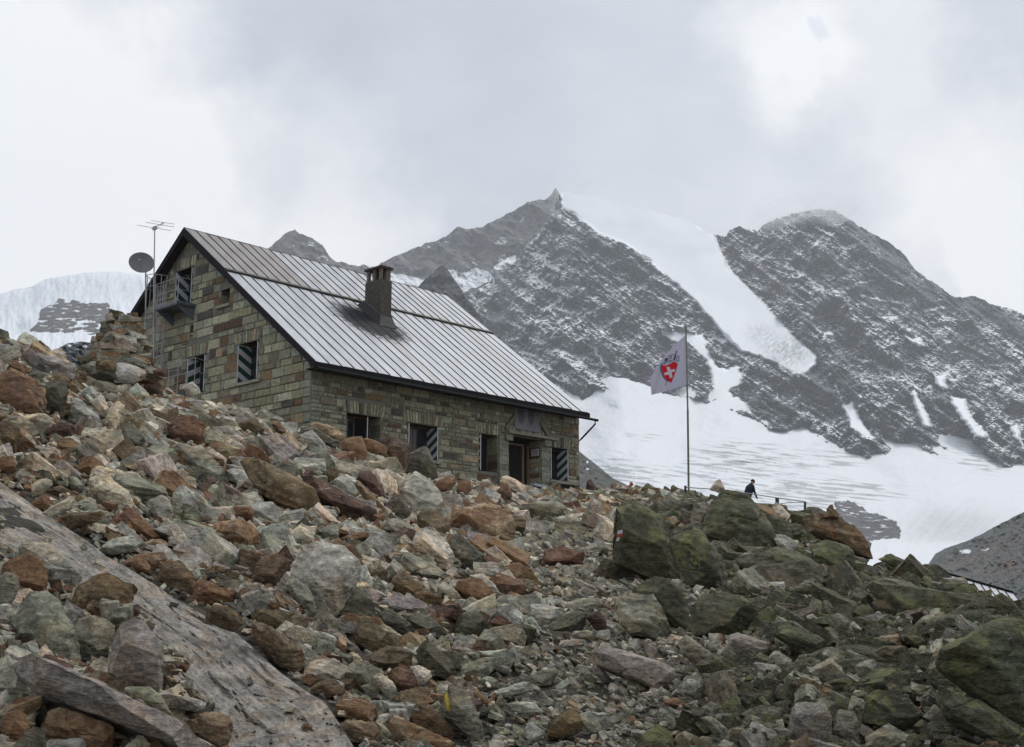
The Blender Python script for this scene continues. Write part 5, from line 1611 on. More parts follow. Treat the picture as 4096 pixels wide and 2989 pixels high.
for h in HEROES:
    r = np.random.default_rng(h['seed'])
    V, Fq, c, sz = hero_mesh(h['poly'], h['y'], h['kind'], h['seed'])
    o = mk('boulder', V + c, Fq, ROCK, None, None, True, rock_attrs(len(V), V, h['kind'], r, texscale(h['y'])), c, 38)
    p = h['poly']
    rocks.append(dict(o=o, u=p[:, 0].mean(), v=p[:, 1].mean(), w=np.ptp(p[:, 0]), h=np.ptp(p[:, 1]), kind=h['kind'], lab=h['lab'], short=h['short'], y=h['y']))
    if h['short'] == 'yellow striped rock': yel = (o, h['y'])
    if h['short'] == 'painted mossy rock': pmr = (o, h['y'])
    if h['short'] == 'rounded brown crag': crag = (o, h['y'])

# ---- the bedrock slab, lower left ----
sp = np.array([(-60, 1880), (0, 1927), (175, 2052), (350, 2165), (430, 2228), (525, 2280), (625, 2343), (700, 2393), (800, 2453), (930, 2523), (1000, 2580), (1120, 2690), (1210, 2755), (1300, 2810), (1350, 2885), (1400, 2965), (1450, 3060), (700, 3060), (620, 2900), (480, 2700), (330, 2560), (150, 2420), (-60, 2330)], float)
edge = sp[:16]
nu_, nv_ = 170, 90
U1 = np.interp(np.linspace(0, 1, nu_), np.linspace(0, 1, 17), sp[:17, 0]); V1 = np.interp(np.linspace(0, 1, nu_), np.linspace(0, 1, 17), sp[:17, 1])
low = sp[17:][::-1]; low = np.concatenate([low, [(720, 3090)]])
U2 = np.interp(np.linspace(0, 1, nu_), np.linspace(0, 1, len(low)), low[:, 0]); V2 = np.interp(np.linspace(0, 1, nu_), np.linspace(0, 1, len(low)), low[:, 1])
tt = np.linspace(0, 1, nv_)
UU = U1[:, None] * (1 - tt) + U2[:, None] * tt; VV = V1[:, None] * (1 - tt) + V2[:, None] * tt
ye = np.array([ground_hit(max(-60, a), min(b, 3080)) or 8. for a, b in zip(U1, V1)]); yf = np.array([ground_hit(max(-60, a), min(b, 3080)) or 6. for a, b in zip(U2, V2)])
for _ in range(40):
    ye[1:-1] = (ye[:-2] + ye[2:]) / 2; yf[1:-1] = (yf[:-2] + yf[2:]) / 2
YY = (ye[:, None] - .25) * (1 - tt) + (yf[:, None] - .35) * tt
s1 = np.linspace(0, 1, nu_)[:, None] + 0 * tt; t1 = tt[None] + 0 * s1
q = np.stack([s1 * 9, t1 * 5, 0 * s1], -1)
lay = t1 * 6.5 + s1 * 1.2 + .55 * fbm(np.stack([s1 * 4, t1 * 3, 0 * s1 + 2], -1), 4)
stp = (lay - np.floor(lay)); stp = sst(.0, .07, stp) * (1 - stp * .95)
blk = fbm(np.stack([np.floor(lay) * 3.7, s1 * 7 + np.floor(lay) * .37, 0 * s1], -1), 2) * 2
jn = sst(.86, .93, np.abs(perlin(np.stack([s1 * 16 + t1 * 3, t1 * 2.2, 0 * s1 + 7], -1))) * 2)
ck_ = (1 - sst(.0, .05, np.abs(perlin(np.stack([s1 * 13 + t1 * 2, t1 * 3.4, 0 * s1 + 1.7], -1))))) + (1 - sst(.0, .04, np.abs(perlin(np.stack([s1 * 7 - t1 * 4, t1 * 2.2, 0 * s1 + 8.7], -1)))))
YY = YY + .035 * ck_ - .13 * stp * (.6 + .4 * blk) - .16 * fbm(q * .6, 3) - .05 * fbm(q * 2, 5) - .03 * fbm(q * 5, 3) - .12 * fbm(np.stack([s1 * 5, t1 * 14, 0 * s1 + 5], -1), 3)
P = at(UU, VV, YY)
bk = [P[:, 0] + np.array([0, .5, -.12]), P[:, 0] + np.array([.1, 1.1, -.9])]
P = np.concatenate([bk[1][:, None], bk[0][:, None], P], 1)
idx = np.arange(P.shape[0] * P.shape[1]).reshape(P.shape[:2])
qf = np.stack([idx[:-1, :-1], idx[:-1, 1:], idx[1:, 1:], idx[1:, :-1]], -1).reshape(-1, 4)
Pf = P.reshape(-1, 3); cc_ = Pf.mean(0)
r = np.random.default_rng(5)
at_ = rock_attrs(len(Pf), Pf - cc_, 's', r)
sl_ = np.concatenate([s1[:, :1], s1[:, :1], s1], 1); tl_ = np.concatenate([t1[:, :1] * 0 - .2, t1[:, :1] * 0 - .1, t1 + 0 * s1], 1)
at_['rco'] = ('FLOAT_VECTOR', 'POINT', np.stack([sl_.ravel() * 9., Pf[:, 1] - cc_[1], tl_.ravel() * 1.9], -1) + 3.)
bs = mk('bedrock_slab', Pf, qf, ROCK, None, None, True, at_, cc_, 34)
tag(bs, 'long smooth bedrock slab running diagonally down the lower left', 'bedrock slab')

# ---- the random rubble: the largest become boulders of their own, the rest is one mass ----
spu = np.concatenate([sp[:17], np.stack([(U1 * .3 + U2 * .7), (V1 * .3 + V2 * .7)], 1)[::-1][::12]])
HP = [(h['poly'], h['y']) for h in HEROES if not h['lab'].startswith('ledge')] + [(spu, 9.)]
cand = []
tries = 60000
ra = rng.uniform(-.44, .44, tries)
ry = np.exp(rng.uniform(math.log(4.3), math.log(66), tries))
keep_p = np.clip(.25 + ry / 45, 0, 1)
X = ra * ry * 1.0; Yy = ry
Zz = ground_z(X, Yy)
u_, v_ = proj(np.stack([X, Yy, Zz], -1))
# outside the hut
rel2 = np.stack([X, Yy, Zz * 0], -1) - W0 * [1, 1, 0]
ss = rel2 @ HU; tt2 = rel2 @ HV
inside = (ss > -.25) & (ss < LW + .3) & (tt2 > -.3) & (tt2 < 14)
landing = (ss > -1.2) & (ss < 0.2) & (tt2 > 6.8) & (tt2 < 13.4)
doorz = (ss > 10.2) & (ss < 16.5) & (tt2 > -3.2) & (tt2 < .2)
vis = (u_ > -160) & (u_ < 4260) & (v_ < 3130)
pathd = np.abs(u_ - (2300 + 250 * np.sin((v_ - 2100) / 260.))) / 420.
onpath = (pathd < 1) & (v_ > 2150)
smin = np.maximum(np.where(onpath, 14, np.where(Yy > 30, 16, 29)) * Yy / F, .028)
size = smin * (1 - rng.random(tries)) ** (-1 / np.where(onpath, 1.7, 1.35))
smax = np.where(onpath, 70 * Yy / F, np.minimum(np.where(Yy > 30, .72, 1.6), 210 * Yy / F))
size = np.minimum(size, smax * rng.uniform(.6, 1., tries))
ok = vis & ~inside & ~landing & ~(doorz & (size > .22))
px_ = size * F / Yy
taken = np.zeros(tries, bool)
for poly, hy in HP:
    bb = (u_ > poly[:, 0].min() - 40) & (u_ < poly[:, 0].max() + 40) & (v_ > poly[:, 1].min() - 60) & (v_ < poly[:, 1].max() + 90)
    ii = np.where(bb & ok & ~taken)[0]
    if not len(ii): continue
    hit = np.zeros(len(ii), bool)
    for ox in (-.38, 0, .38):
        for oy in (-.55, -.15, .1):
            hit |= inpoly(u_[ii] + ox * px_[ii], v_[ii] + oy * px_[ii], poly)
    near = Yy[ii] < hy + .25 if poly is not spu else np.full(len(ii), True)
    small = px_[ii] < 34
    rnd_ = rng.random(len(ii))
    inc = inpoly(u_[ii], v_[ii] - .2 * px_[ii], poly)
    taken[ii[near & np.where(small, inc & (rnd_ > (.10 if poly is not spu else .05)), hit)]] = True
ok &= ~taken
ids = np.where(ok)[0]
# thin out the tiniest so that the mass stays affordable
ids = ids[(rng.random(len(ids)) < np.where(px_[ids] < 26, .8, 1.))]
ids = ids[np.argsort(-px_[ids])]


def rock_kind(u, v):
    """what colours lie where on the slope"""
    right = sst(2350, 2750, u + .25 * (v - 2200)); 
    if onp(u, v): ks = 'glslgwodg'; pr = [5, 5, 3, 3, 2, 1, 1, 1, 2]
    elif rng.random() < right: ks = 'mdgslbMo'; pr = [8, 7, 3, 1.5, 1.3, .3, 2.2, .2]
    elif v < 1750 + .15 * u: ks = 'lwgorsb'; pr = [5, 2.5, 5, 2, 2, 2, 2]
    else: ks = 'lgbrowspd'; pr = [6, 5.5, 2.2, 2., 2.4, 2.6, 2, 1.2, 1.2]
    pr = np.array(pr[:len(ks)], float)
    return ks[rng.choice(len(ks), p=pr / pr.sum())]


def onp(u, v): return abs(u - (2300 + 250 * math.sin((v - 2100) / 260.))) < 420 and v > 2150


NIND = 298 - len(HEROES) - 0
acc = {'V': [], 'F': [], 't': [], 'c': [], 'x': []}; nacc = 0
nbig = 0; placed = []
GS = .08; HX0, HY0 = -32., 3.
hmx, hmy = np.meshgrid(HX0 + GS * np.arange(800), HY0 + GS * np.arange(810), indexing='ij')
HM = ground_z(hmx, hmy)
ix = np.clip(((P[:, 2:, 0] - HX0) / GS).astype(int), 0, 799).ravel(); iy = np.clip(((P[:, 2:, 1] - HY0) / GS).astype(int), 0, 809).ravel()
np.maximum.at(HM, (ix, iy), P[:, 2:, 2].ravel())
for h in HEROES:                                          # the hand placed boulders carry small stones too
    c_ = at(h['poly'][:, 0].mean(), h['poly'][:, 1].mean(), h['y'])
for i in ids:
    s_ = float(size[i]); pxs = float(px_[i]); kind = rock_kind(u_[i], v_[i])
    pk = rng.integers(len(PROTO))
    big = nbig < NIND and 14 < v_[i] < 3000 and 0 < u_[i] < 4096
    if big:
        cl = [1 for (a, b, c) in placed if math.hypot(a - u_[i], b - v_[i]) < .42 * (c + pxs)]
        if cl:
            if rng.random() < .8: continue
            big = False
    if big or pxs > 95: lod = 2 if pxs > 60 else 1
    else: lod = 1 if pxs > 42 else 0
    V, Fq = PROTO[pk][lod]
    R_ = rotm(rng.normal() * .6 + (math.pi if rng.random() < .5 else 0), rng.normal() * .30 - .12, .38 + rng.normal() * .28)
    if rng.random() < .18: R_ = rotm(rng.uniform(0, 6.28), rng.normal() * .8, rng.normal() * .8)
    sc = np.array([1., rng.uniform(.8, 1.2), rng.uniform(.75, 1.35)]) * s_
    Vl = (V * sc) @ R_.T
    hz_ = -Vl[:, 2].min(); up_ = Vl[:, 2].max()
    wr_ = max(1, int(.42 * s_ / GS)); a_ = int((X[i] - HX0) / GS); b2 = int((Yy[i] - HY0) / GS)
    x0_, x1_, y0_, y1_ = max(0, a_ - wr_), min(800, a_ + wr_ + 1), max(0, b2 - wr_), min(810, b2 + wr_ + 1)
    if x1_ - x0_ < 1 or y1_ - y0_ < 1: continue
    win = HM[x0_:x1_, y0_:y1_]
    zb = float(np.mean(win)); zb = min(zb, float(Zz[i]) + (.08 if Yy[i] < 26 else .08 - .08 * min(1, (Yy[i] - 26) / 14))) if not inpoly(u_[i], v_[i], sp) else zb
    pos = np.array([X[i], Yy[i], zb + hz_ * (.30 if Yy[i] < 30 else .15) + rng.uniform(-.04, .06) * s_])
    rr2 = ((hmx[x0_:x1_, y0_:y1_] - X[i]) ** 2 + (hmy[x0_:x1_, y0_:y1_] - Yy[i]) ** 2) / (.5 * s_) ** 2
    np.maximum(win, pos[2] + up_ * np.sqrt(np.clip(1 - rr2, 0, 1)) - 9. * (rr2 > 1), out=win)
    r = np.random.default_rng(int(i) + 50000)
    if big:
        o = mk('boulder', Vl + pos, Fq, ROCK, None, None, True, rock_attrs(len(V), V * sc, kind, r, texscale(Yy[i])), pos, 38)
        P2 = proj(Vl[::max(1, len(Vl) // 60)] + pos)
        rocks.append(dict(o=o, u=float(P2[0].mean()), v=float(P2[1].mean()), w=float(np.ptp(P2[0])), h=float(np.ptp(P2[1])), kind=kind, lab='', short='', y=float(Yy[i])))
        placed.append((u_[i], v_[i], pxs)); nbig += 1
    else:
        a = rock_attrs(len(V), V * sc, kind, r, texscale(Yy[i]))
        acc['V'].append(Vl + pos); acc['F'].append(Fq + nacc); acc['t'].append(a['tint'][2]); acc['c'].append(a['rco'][2]); acc['x'].append(a['rx'][2]); nacc += len(V)
rub = mk('rubble', np.concatenate(acc['V']), np.concatenate(acc['F']), ROCK, None, None, False,
         {'tint': ('FLOAT_COLOR', 'POINT', np.concatenate(acc['t'])), 'rco': ('FLOAT_VECTOR', 'POINT', np.concatenate(acc['c'])), 'rx': ('FLOAT_VECTOR', 'POINT', np.concatenate(acc['x']))})
tag(rub, 'loose mass of small angular stones filling the boulder slope and path', 'rubble', kind='stuff')
print('rocks', len(HEROES), nbig, 'rubble stones', len(acc['V']), 'verts', nacc)

# ---- paint marks ----
def paint(o, y, pts, col, name, mat):
    P = at([p[0] for p in pts], [p[1] for p in pts], y)
    dg = bpy.context.evaluated_depsgraph_get()
    return P


def mark(parent, name, polys, cols):
    """painted patch: projected onto the rock face and laid 4 mm in front of it"""
    from mathutils.bvhtree import BVHTree
    me = parent.data; L_ = org(parent)
    vs = [tuple(v.co) for v in me.vertices]; fs = [tuple(p.vertices) for p in me.polygons]
    bvh = BVHTree.FromPolygons(vs, fs)
    for poly, m in zip(polys, cols):
        poly = np.array(poly, float); V_, F_ = [], []
        n_ = 9
        A, B_, C_, D_ = poly
        for i in range(n_ + 1):
            for j in range(n_ + 1):
                a = i / n_; b = j / n_
                p = (A * (1 - a) + B_ * a) * (1 - b) + (D_ * (1 - a) + C_ * a) * b
                d = at(p[0], p[1], 1.); d /= np.linalg.norm(d)
                hit = bvh.ray_cast(Vector(-L_), Vector(d))
                if hit[0] is None: V_.append(None); continue
                V_.append(np.array(hit[0]) + L_ - d * .006)
        ok_ = [q for q in V_ if q is not None]
        if not ok_: print('mark missed', name); continue
        V_ = [q if q is not None else ok_[0] for q in V_]
        for i in range(n_):
            for j in range(n_): F_.append([i * (n_ + 1) + j, i * (n_ + 1) + j + 1, (i + 1) * (n_ + 1) + j + 1, (i + 1) * (n_ + 1) + j])
        o = mk(name, V_, F_, m, parent)


mark(yel[0], 'paint_stripe', [[(1770, 2752), (1788, 2752), (1800, 2842), (1789, 2844)]], [simple('yellow paint', (.42, .32, .02), .6, 0., .2, 30., .2)])
mark(pmr[0], 'paint_mark', [[(2472, 2122), (2490, 2119), (2490, 2134), (2468, 2137)], [(2467, 2138), (2490, 2135), (2486, 2147), (2468, 2149)], [(2467, 2150), (2480, 2150), (2476, 2164), (2464, 2166)]],
     [simple('white paint', (.60, .60, .60), .6), simple('red paint', (.38, .02, .025), .6), simple('white paint', (.5, .5, .48), .6)])

# ---- cairns ----
def cairn(name, label, ub, vb, y, H, r0, r1, n_lay, per, seed, flat_=1.):
    r = np.random.default_rng(seed)
    base = at(ub, vb, y)
    e = empty(name, tuple(base)); tag(e, label, 'cairn')
    z = 0
    for L in range(n_lay):
        f = L / max(1, n_lay - 1); rad = r0 + (r1 - r0) * f ** .8
        hh = H / n_lay
        npz = max(1, int(round(per * rad / r0)))
        a0 = r.uniform(0, 6.28)
        for k in range(npz):
            a = a0 + 2 * math.pi * k / npz + r.normal() * .12
            sz = (rad * 1.15 if npz > 2 else rad * 1.9) * r.uniform(.75, 1.15)
            V, Fq = PROTO[r.integers(0, 10) * 3 + r.integers(0, 2)][2]
            zs = hh * 1.9 / max(.1, np.ptp(V[:, 2]))
            sc = np.array([sz, sz * .9, zs * r.uniform(.8, 1.1)])
            R_ = rotm(a + math.pi / 2 + r.normal() * .4, r.normal() * .10, r.normal() * .12)
            Vl = (V * sc) @ R_.T
            rr = rad * .62 if npz > 2 else (0 if npz == 1 else rad * .4)
            pos = base + np.array([rr * math.cos(a), rr * math.sin(a), (L + .5) * hh]) + r.normal(size=3) * .015
            kind = 'gglsdbgo'[r.integers(8)]
            mk('stone', Vl + pos, Fq, ROCK, e, None, True, rock_attrs(len(V), V * sc, kind, r, .6), pos, 38)
    return e


cairn('cairn', 'tall stone cairn standing on the skyline left of the hut', 480, 1505, 36.3, 1.86, 1.12, .42, 12, 9, 77)
cairn('cairn', 'tiny stone cairn on top of the rounded brown crag', 3322, 2072, crag[1] + .15, .2, .13, .07, 3, 2, 79)
# ------------------------------------------------------------------ flag, pole, fence, people, shed
fp = empty('flagpole', tuple(at(2755, 1975, 54.5)))
tag(fp, 'slim grey flagpole standing on the terrace right of the hut', 'flagpole')
yF = 54.5
b = MB(); b.tube([at(2755, 1990, yF), at(2751, 1640, yF)], .046, 10); b.tube([at(2751, 1640, yF), at(2743, 1306, yF)], .036, 10)
b.build('pole', simple('grey green pole paint', (.16, .16, .125), .5, .2, .2, 8., .1), fp)
b = MB(); b.tube([at(2743, 1306, yF), at(2743, 1300, yF)], .05, 10); b.build('finial', GALVD, fp)
# flag
nP, nQ = 150, 130
c00, c01, c10, c11 = np.array([2742., 1340]), np.array([2747., 1538]), np.array([2600., 1516]), np.array([2606., 1580])
V_, T_ = [], []
SH = [(500, 930), (560, 945), (620, 935), (690, 900), (740, 860), (800, 880), (835, 910), (800, 1040), (760, 1150), (700, 1300), (640, 1270), (560, 1190), (510, 1080)]
RIM = [(490, 900), (520, 920), (530, 1080), (580, 1190), (660, 1285), (590, 1270), (520, 1180), (470, 1060), (465, 960)]
CR = [(600, 975), (660, 970), (685, 1030), (770, 1018), (775, 1062), (705, 1085), (722, 1185), (668, 1202), (645, 1130), (560, 1142), (548, 1100), (628, 1068)]
BL = [[(815, 625), (800, 640), (770, 720), (745, 830), (765, 830), (790, 740), (820, 650)], [(560, 800), (600, 780), (625, 810), (600, 860), (565, 850)], [(590, 1285), (602, 1290), (580, 1360), (568, 1355)]]
GR = [[(640, 730), (720, 700), (870, 740), (865, 850), (820, 880), (740, 850), (690, 895), (600, 930), (510, 915), (560, 840)]]
f2s = lambda pl: [(2550 + x / 5.164, 1280 + y / 5.164) for x, y in pl]
SH, RIM, CR = f2s(SH), f2s(RIM), f2s(CR); BL = [f2s(p) for p in BL]; GR = [f2s(p) for p in GR]
for i in range(nP):
    p = i / (nP - 1)
    for j in range(nQ):
        q_ = j / (nQ - 1)
        a = c00 * (1 - q_) + c01 * q_; b_ = c10 * (1 - q_) + c11 * q_
        s_ = a * (1 - p) + b_ * p
        s_ = s_ + np.array([-10 * math.sin(math.pi * p) * (1 - q_) * .8, -8 * math.sin(math.pi * p) * (1 - q_) + 10 * math.sin(math.pi * p) * q_ * .3])
        d = .20 * math.sin(p * 6.0 + q_ * 2.2) * p + .07 * math.sin(p * 15 - q_ * 5) * p - .35 * p
        V_.append(at(s_[0], s_[1], yF + d - .04))
        T_.append(s_)
T_ = np.array(T_); col = np.tile([.47, .46, .56, 1.], (len(T_), 1))
scr = fbm(np.stack([T_[:, 0] / 6, T_[:, 1] / 9, T_[:, 0] * 0], -1), 3)
for g_ in GR:
    m_ = inpoly(T_[:, 0], T_[:, 1], g_) & (scr > -.12); col[m_] = [.22, .215, .28, 1]
m_ = inpoly(T_[:, 0], T_[:, 1], RIM); col[m_] = [.13, .12, .17, 1]
for g_ in BL: col[inpoly(T_[:, 0], T_[:, 1], g_)] = [.07, .06, .09, 1]
col[inpoly(T_[:, 0], T_[:, 1], SH)] = [.52, .022, .035, 1]
col[inpoly(T_[:, 0], T_[:, 1], CR)] = [.56, .55, .62, 1]
idx = np.arange(nP * nQ).reshape(nP, nQ)
qf = np.stack([idx[:-1, :-1], idx[1:, :-1], idx[1:, 1:], idx[:-1, 1:]], -1).reshape(-1, 4)
fm, fnt = newmat('flag cloth'); n = N(fnt)
ca = attr(n, 'tint')
pb = n.out(ca, .9, 0., n.noise(n('ShaderNodeTexCoord').outputs['Object'], 9., 4.), .15, .02, .1)
tr = n('ShaderNodeBsdfTranslucent', {'Color': ca}); mx = n('ShaderNodeMixShader', {0: .35, 1: pb.outputs[0], 2: tr.outputs[0]})
fnt.links.new(mx.outputs[0], [x for x in fnt.nodes if x.type == 'OUTPUT_MATERIAL'][0].inputs[0])
fl = mk('flag', V_, qf, fm, None, None, True, {'tint': ('FLOAT_COLOR', 'POINT', col)}, at(2745, 1440, yF))
tag(fl, 'white flag with a red shield and white cross drooping from the flagpole', 'flag')

# fence
fe = empty('fence', tuple(at(3110, 2050, 52)))
tag(fe, 'low wire fence with three dark posts along the terrace edge', 'fence')
FD = simple('dark weathered post', (.055, .055, .055), .8, 0., .2, 9., .2)
yf_ = 51.5
for (u0, v0, v1, w_) in ((2742, 1943, 1990, 9), (3110, 1990, 2062, 13), (3221, 2007, 2062, 8)):
    b = MB(); a = at(u0, v1, yf_); t_ = at(u0, v0, yf_); k = w_ * yf_ / F
    b.box(a - [k / 2, 0, 0], (k, 0, 0), (0, k, 0), t_ - a); b.build('post', FD, fe)
b = MB(); b.tube([at(2746, 1950, yf_), at(2850, 1957, yf_), at(2960, 1969, yf_), at(3110, 1992, yf_), at(3221, 2007, yf_)], .022, 6); b.build('top_rail', GALVD, fe)
b = MB(); b.tube([at(3116, 2016, yf_), at(3150, 2012, yf_), at(3221, 2009, yf_)], .016, 6); b.build('wire', GALVD, fe)

# small roof of the lower building
sh = empty('shed', tuple(at(3950, 2480, 30)))
tag(sh, 'low shed with a ribbed metal roof half hidden behind the boulders at right', 'shed')
A = at(3770, 2292, 31.); B_ = at(4050, 2373, 28.5); Cc = at(4053, 2384, 27.4); D_ = at(3800, 2376, 27.4)
D_ = A + (Cc - B_)
b = MB()
sl = B_ - A; dn = Cc - B_
dn = np.array([dn[0] - .15, dn[1] - 1.2, -.52]); 
for k in range(9):
    o_ = A + sl * (k / 9)
    b.add([o_, o_ + sl / 9, o_ + sl / 9 + dn, o_ + dn], [[0, 3, 2, 1]], 0, np.array((.42, .43, .47)) * rng.uniform(.85, 1.05))
    b.box(o_ - [0, 0, .005], sl * .008, dn, (0, 0, .03), 1)
b.box(A - [0, 0, .06], sl, (0, -.06, .0), (0, 0, .10), 1)
b.box(A + dn - [0, 0, .16], sl, (0, .05, 0), (0, 0, .15), 1); b.box(B_ - [0, 0, .16], dn, sl / np.linalg.norm(sl) * .05, (0, 0, .16), 1)
b.build('roof', [METAL, FASC], sh)
b = MB(); o_ = A + dn * .85 + sl * .06; b.box(o_ - [0, 0, 2.6], sl * .88, (0, 1.0, 0), (0, 0, 2.38), 0, (.2, .19, .15)); b.build('wall', STONE, sh)

# seats of distant figures and the standing person
def skin_body(name, J, E_, R_, mats, matf, loc, parent=None):
    me = bpy.data.meshes.new(name); me.from_pydata([tuple(j) for j in J], E_, [])
    o = bpy.data.objects.new(name, me); C.objects.link(o)
    m = o.modifiers.new('s', 'SKIN'); m.use_smooth_shade = True
    for i, v_ in enumerate(me.skin_vertices[0].data): v_.radius = (R_[i], R_[i] * .85); v_.use_root = i == 0
    s2 = o.modifiers.new('u', 'SUBSURF'); s2.levels = 1; s2.render_levels = 1
    dg = bpy.context.evaluated_depsgraph_get(); ev = o.evaluated_get(dg); m2 = bpy.data.meshes.new_from_object(ev)
    V_ = np.array([v_.co[:] for v_ in m2.vertices]); Fq = [list(p.vertices) for p in m2.polygons]
    bpy.data.objects.remove(o)
    cen = [V_[f].mean(0) for f in Fq]
    mi = [matf(c_) for c_ in cen]
    return mk(name, V_ + loc, Fq, mats, parent, mi, True, None, loc)


JACK = simple('dark navy jacket', (.012, .017, .03), .8, 0., .3, 9., .3); TROU = simple('grey trousers', (.05, .05, .055), .85); SKINM = simple('skin', (.34, .17, .12), .6); HAIR = simple('dark cap', (.02, .022, .02), .8)
ORA = simple('orange jacket', (.50, .10, .045), .7); REDJ = simple('red black jacket', (.16, .03, .03), .8)


def figure(label, loc, face, lean, jacket, capm, seated=False, armf=.25, bulk=1.):
    """face: heading in radians (0 looks along +X). hips, spine bent forward by lean"""
    f = np.array([math.cos(face), math.sin(face), 0]); sd_ = np.array([-f[1], f[0], 0]); z = np.array([0, 0, 1.])
    hz0 = .46 if seated else .93
    hip = z * hz0
    up_ = z * math.cos(lean) + f * math.sin(lean)
    ch = hip + up_ * .30; sh_ = hip + up_ * .50; nk = sh_ + (up_ * .9 + f * .25) * .10
    hl = lean + .35; hd = z * math.cos(hl) + f * math.sin(hl)
    hb = nk + hd * .07; ht = hb + hd * .14
    J = [hip, ch, sh_, nk, hb, ht]; R_ = [.155, .165, .13, .058, .085, .088]
    E_ = [(0, 1), (1, 2), (2, 3), (3, 4), (4, 5)]
    # nose
    J.append(hb + hd * .06 + (f * math.cos(hl) - z * math.sin(hl)) * .105); R_.append(.016); E_.append((4, 6))
    for s_ in (-1, 1):
        k = len(J)
        sp_ = sh_ + sd_ * s_ * .17 - up_ * .03
        el = sp_ - z * .27 + f * armf * .5 + sd_ * s_ * .04; wr = el - z * .18 + f * armf
        J += [sp_, el, wr]; R_ += [.066, .048, .034]; E_ += [(2, k), (k, k + 1), (k + 1, k + 2)]
        dh = (wr - el) / np.linalg.norm(wr - el); pal = wr + dh * .07
        J.append(pal); R_.append(.032); E_.append((k + 2, k + 3))
        for q in range(4):
            off_ = sd_ * (q - 1.5) * .019
            J += [pal + dh * .035 + off_, pal + dh * (.06 + .012 * (q in (1, 2))) + off_ - z * .015]; R_ += [.009, .008]
            E_ += [(k + 3, len(J) - 2), (len(J) - 2, len(J) - 1)]
        J.append(wr + dh * .045 - sd_ * s_ * .045); R_.append(.010); E_.append((k + 2, len(J) - 1))
        k = len(J)
        hp_ = hip + sd_ * s_ * .09 - z * .06
        kn = hp_ + (f * .42 + z * .04 if seated else -z * .42 + f * .05); an = kn + (-z * .40 + f * .02 if seated else -z * .40)
        J += [hp_, kn, an, an + f * .17 - z * .05]; R_ += [.095, .066, .045, .04]; E_ += [(0, k), (k, k + 1), (k + 1, k + 2), (k + 2, k + 3)]
    nkz = nk @ up_
    R_ = [q * (bulk if q > .03 and i not in (3, 4, 5) else 1.) for i, q in enumerate(R_)]
    handz = [j for j in J]
    def mf_(c_):
        if c_ @ up_ > nkz - .0 and np.linalg.norm(c_ - (hb + ht) / 2) < .26: return 2
        if c_[2] < hip[2] - .06 or (seated and (c_ - hip) @ f > .15 and c_[2] < hip[2] + .12): return 1
        return 0
    b_ = skin_body('person', J, E_, R_, [jacket, TROU, SKINM], mf_, loc)
    tag(b_, label, 'person')
    bm = bmesh.new(); bmesh.ops.create_icosphere(bm, subdivisions=3, radius=1)
    V_ = np.array([v_.co[:] for v_ in bm.verts]); Fq = [[v_.index for v_ in f_.verts] for f_ in bm.faces]; bm.free()
    keep = V_[:, 2] > -.15
    fx = f * math.cos(hl) - z * math.sin(hl)
    W = V_[:, :1] * fx * .108 + V_[:, 1:2] * sd_ * .098 + np.maximum(V_[:, 2:], -.12) * hd * .10
    W = W + hb + hd * .095 - fx * .006
    mk('cap' if capm is HAIR else 'hat', W + loc, Fq, capm, b_, None, True)
    return b_


pz = at(3012, 2060, 57.)
ht_ = at(3005, 1923, 57.)[2]
yP = 57.; gz = float(ground_z(pz[0], yP)); need = ht_ - 1.62
base = np.array([pz[0] - .22, yP, ht_ - 1.60])
pr_ = figure('person in a dark navy jacket and cap bending forward behind the mossy crag', base, math.radians(35), .42, JACK, HAIR, False, .10, 1.28)
o = MB(); o.box(base - np.array([.6, .5, .9]), (1.3, 0, 0), (0, 1.1, 0), (0, 0, .88), 0, (.15, .14, .12)); o_ = o.build('stone_step', STONE)
tag(o_, 'block of terrace masonry under the standing person', 'step')
for (lab, uu, vt_, fc, ln, jk, cp_) in (('seated person in a red and black jacket beside the dark boulder past the hut corner', 2414, 1941, 2.6, .7, REDJ, HAIR),
                                       ('seated person in an orange jacket and hat farther right on the terrace', 2490, 1931, -.4, .5, ORA, simple('orange brown hat', (.30, .09, .04), .8))):
    tp = at(uu, vt_, 60.5)
    figure(lab, np.array([tp[0], 60.5, tp[2] - 1.18]), fc, ln, jk, cp_, True)
# red rucksack lying between the two seated people
c_ = at(2446, 1962, 60.); rs = empty('rucksack', tuple(c_)); tag(rs, 'small red and dark rucksack lying between the two seated people', 'rucksack')
bm = bmesh.new(); bmesh.ops.create_cube(bm, size=1); bmesh.ops.bevel(bm, geom=bm.edges[:], offset=.22, segments=3, affect='EDGES')
V_ = np.array([v_.co[:] for v_ in bm.verts]); Fq = [[v_.index for v_ in f_.verts] for f_ in bm.faces]; bm.free()
mk('bag', V_ * [.34, .25, .26] + c_, Fq, ORA, rs, None, True); mk('lid', V_ * [.22, .27, .2] + c_ + [-.17, 0, -.04], Fq, simple('dark pack cloth', (.03, .05, .06), .8), rs, None, True)
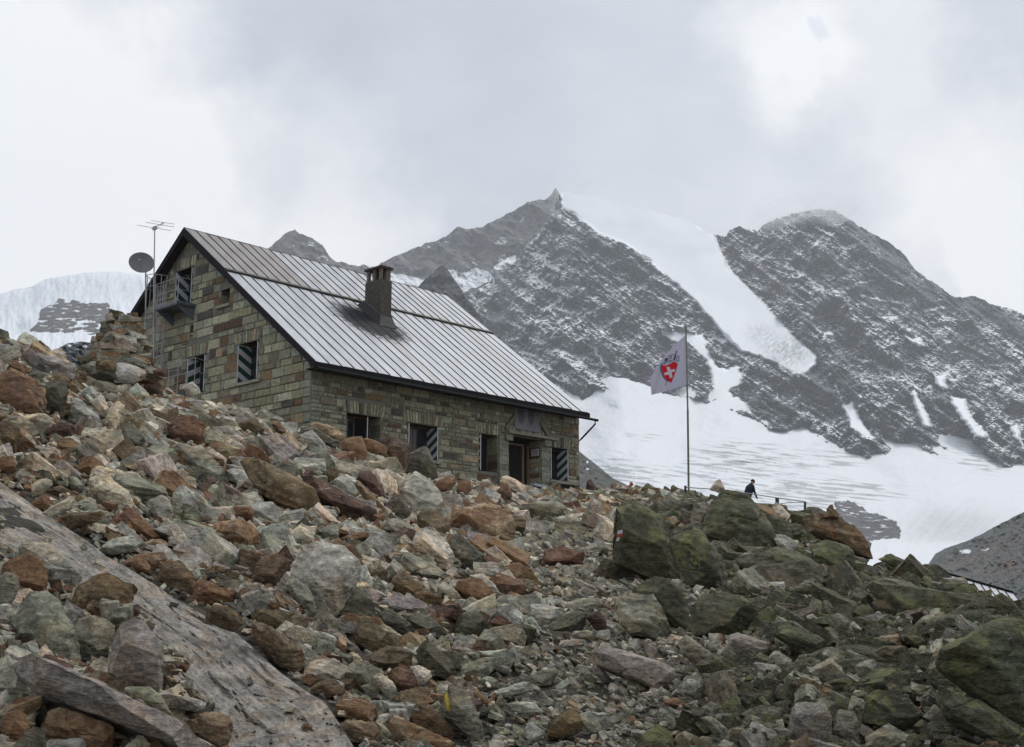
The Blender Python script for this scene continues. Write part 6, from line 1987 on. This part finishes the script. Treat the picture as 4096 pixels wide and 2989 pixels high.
# dark triangular boulder by the hut corner
pl_ = np.array([(2343, 1962), (2345, 1935), (2353, 1918), (2362, 1916), (2372, 1932), (2382, 1952), (2388, 1964)], float)
V, Fq, c, sz = hero_mesh(pl_, 60., 'p', 4321)
o = mk('boulder', V + c, Fq, ROCK, None, None, True, rock_attrs(len(V), V, 'p', np.random.default_rng(1), .4), c, 38)
rocks.append(dict(o=o, u=2365, v=1940, w=45, h=48, kind='p', lab='dark maroon triangular rock standing just past the right hut corner', short='triangular rock', y=60.))

# ------------------------------------------------------------------ labels of the boulders: each one told apart
LM = [(r_['u'], r_['v'], r_['short'], r_) for r_ in rocks if r_['short']]
LM += [(480, 1400, 'tall cairn', None), (1850, 1850, 'third front window', None), (2750, 1950, 'flagpole foot', None), (3930, 2340, 'shed roof', None), (700, 2500, 'bedrock slab', None)]


def shape_word(r_):
    a = r_['w'] / max(1., r_['h'])
    if a > 2.1: return 'long flat slab'
    if a > 1.35: return 'wide block'
    if a < .75: return 'upright block'
    return 'angular rock'


def size_word(r_):
    m_ = max(r_['w'], r_['h'])
    return 'large' if m_ > 190 else 'mid sized' if m_ > 105 else 'small'


used = {}
for r_ in rocks:
    o = r_['o']
    if r_['lab']:
        lb = r_['lab']
    else:
        cs = sorted([(math.hypot(x - r_['u'], (y_ - r_['v']) * 1.1), nm, x, y_) for x, y_, nm, q in LM if q is not r_])
        lb = None
        for d_, nm, x, y_ in cs[:6]:
            dx, dy = r_['u'] - x, r_['v'] - y_
            if abs(dx) > 2.2 * abs(dy): rel_ = 'right of' if dx > 0 else 'left of'
            elif abs(dy) > 2.2 * abs(dx): rel_ = 'below' if dy > 0 else 'above'
            else: rel_ = ('lower right of' if dx > 0 else 'lower left of') if dy > 0 else ('upper right of' if dx > 0 else 'upper left of')
            t_ = f"{size_word(r_)} {RC[r_['kind']][3]} {shape_word(r_)} {rel_} the {nm}"
            if t_ not in used and len(t_.split()) <= 16: lb = t_; break
        if lb is None:
            lb = t_ + ' and close by'
    used[lb] = 1
    tag(o, lb, 'boulder', 'boulders of the slope below the hut')
